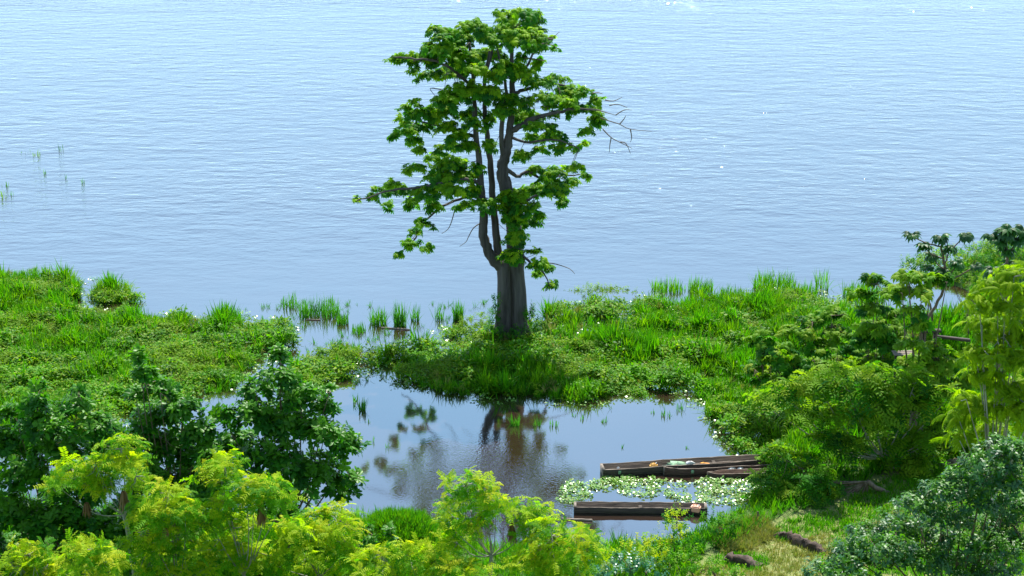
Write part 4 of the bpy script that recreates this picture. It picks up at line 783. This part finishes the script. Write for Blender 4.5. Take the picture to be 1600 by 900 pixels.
lump('white_bag', 'whitep', 1078, 728, .26, .38, .22, .24, 'white crumpled bag on top of the net in the longest canoe', 'bag', 3)
lump('orange_bag', 'orangep', 1100, 728, .18, .42, .22, .18, 'orange cloth bag beyond the net in the longest canoe', 'bag', 4)
lump('white_bag', 'whitep', 1143, 735, .14, .42, .2, .15, 'white crumpled bag inside the red-brown canoe', 'bag', 5)
lump('white_bag', 'whitep', 1157, 734, .15, .26, .2, .13, 'smaller white bag right of the other bag in the red-brown canoe', 'bag', 15)
lump('plastic_bottle', 'whitep', 966, 736, .16, .12, .1, .22, 'small white plastic bottle near the bow of the longest canoe', 'bottle', 6)
lump('clear_bag', 'net', 1070, 799, .14, .26, .16, .14, 'crumpled pale wrapper beside the peach-coloured can', 'bag', 7)
lump('blue_bag', 'bluep', 1127, 876, .45, .30, .22, .14, 'bright blue plastic bag on the bare bank', 'bag', 8)
lump('blue_scrap', 'bluep', 1145, 853, .5, .2, .2, .1, 'small blue scrap among the dry weeds above the blue bag', 'litter', 9)
lump('rubble_lump', 'mud', 1156, 876, .40, .36, .3, .26, 'small dark earth lump right of the blue bag', 'earth lump', 10)
# driftwood
for (pts, r_, lab) in (([(596, 512), (615, 513), (640, 515)], .05, 'long pale stick floating in front of the reed row'), ([(480, 499), (500, 500)], .035, 'short pale stick floating left of the reed row'), ([(878, 811), (900, 812), (925, 813)], .06, 'thin branch floating below the lone dark canoe')):
    pp = np.array([G(x, y, .03) for x, y in pts]); c = pp[0].copy(); V, Fc = tube(smooth_path(pp - c, 3), r_, 6, .15)
    o = link('driftwood', mesh_np('driftwood', V, Fc, M['woodpale'], np.zeros(len(V)), True), None, c); tag(o, lab, 'driftwood', 'sticks floating in the pond')

# ------------------------------------------------------------------ earth bunds of the terraces
def bund(pts, h, wd, lab, mat='mud'):
    pp = smooth_path([(*G(x, y, .35)[:2], 0) for x, y in pts], 9); c = pp[0].copy(); t = np.gradient(pp, axis=0); t /= np.linalg.norm(t, axis=1)[:, None]; nrm = np.c_[-t[:, 1], t[:, 0], t[:, 2] * 0]
    V = []; Fc = []
    prof = [(-.7, -.3), (-.6, .35), (-.5, .9), (-.1, 1.0), (.35, .8), (.9, .35), (1.3, -.3)]
    for i in range(len(pp)):
        z0 = float(hz(pp[i, 0], pp[i, 1]))
        ee = min(1, .15 + 3.5 * min(i, len(pp) - 1 - i) / len(pp)); hh2 = h * ee * (1 + .10 * math.sin(i * 1.9) + .05 * rng.normal())
        for (u, v) in prof: V.append(pp[i] - c + nrm[i] * (u * wd + rng.normal() * .07) + np.array([rng.normal() * .04, 0, z0 + v * hh2 + rng.normal() * .025 * (v > 0)]))
    k = len(prof)
    for i in range(len(pp) - 1):
        for j in range(k - 1): a = i * k + j; Fc.append((a, a + 1, a + k + 1, a + k))
    Fc.append((0, 1, 2, 3)); Fc.append((3, 4, 5, 6)); e = (len(pp) - 1) * k; Fc += [(e + 3, e + 2, e + 1, e), (e + 6, e + 5, e + 4, e + 3)]
    o = link('earth_bund', mesh_np('earth_bund', V, Fc, M[mat], np.zeros(len(V)), False), None, c); tag(o, lab, 'earth bank', 'earth banks between the terraces')
bund([(1212, 842), (1238, 852), (1262, 864), (1290, 876)], .36, .28, 'dark earth bank across the upper edge of the straw-coloured terrace')
bund([(1130, 893), (1150, 898), (1185, 908)], .40, .40, 'thick dark earth bank at the bottom edge beside the blue bag')
bund([(1470, 735), (1500, 728), (1540, 715)], .25, .35, 'low brown earth bank behind the shiny-leaved tree', 'adobe')
# dry weeds on the slope above the terrace
n = 3200; x_, y_ = rng.uniform(8.5, 14, n), rng.uniform(59, 66, n); q1, q2 = proj(x_, y_, np.full(n, .4)); ok = np.where(inpoly(q1, q2, [(1085, 850), (1110, 825), (1190, 815), (1215, 838), (1170, 868), (1110, 885)]))[0]
stuff('dry_weeds', 'brown dry weeds on the slope between canoe bank and terrace', 'tuft', np.c_[x_[ok], y_[ok], hz(x_[ok], y_[ok])], upn(len(ok), .4), rng.uniform(.35, .7, len(ok)), 'drygrass', 'dry weeds')

# ------------------------------------------------------------------ wooden jetty remains under the leaning papaya
jc = P(1452, 545, 74); jz = float(hz(jc[0], 74)); jr = empty('wooden_frame', (jc[0], 74, jz), 'dark weathered timber frame half hidden below the leaning papaya', 'timber frame')
s = ppm(1452, 545, 74); top = P(1452, 519, 74)[2] - jz
for dx_ in (-.28, .22): b = MB(); b.add(*box(dx_, 0, top / 2, .14, .14, top)); b.build('post', M['wood'], jr)
b = MB(); b.add(*box(0, 0, top + .06, .95, .25, .13, 0, .04)); b.build('beam', M['wood'], jr)
b = MB(); b.add(*box(1.1, .1, top - .35, 1.7, .2, .12, 0, -.12)); b.build('rail', M['wood'], jr)
for k_ in range(3): b = MB(); b.add(*box(-1.25, -.3 + k_ * .23, top - 1.05, 1.0, .2, .05)); b.build('plank', M['woodpale'], jr)
for k_ in (-1.6, -.9): b = MB(); b.add(*box(k_, -.1, (top - 1.1) / 2, .1, .1, top - 1.1)); b.build('post', M['wood'], jr)
print('objects', len(bpy.data.objects))

print('tris', sum(len(o.data.polygons) for o in bpy.data.objects if o.type=='MESH' and (o.data.users==1)))
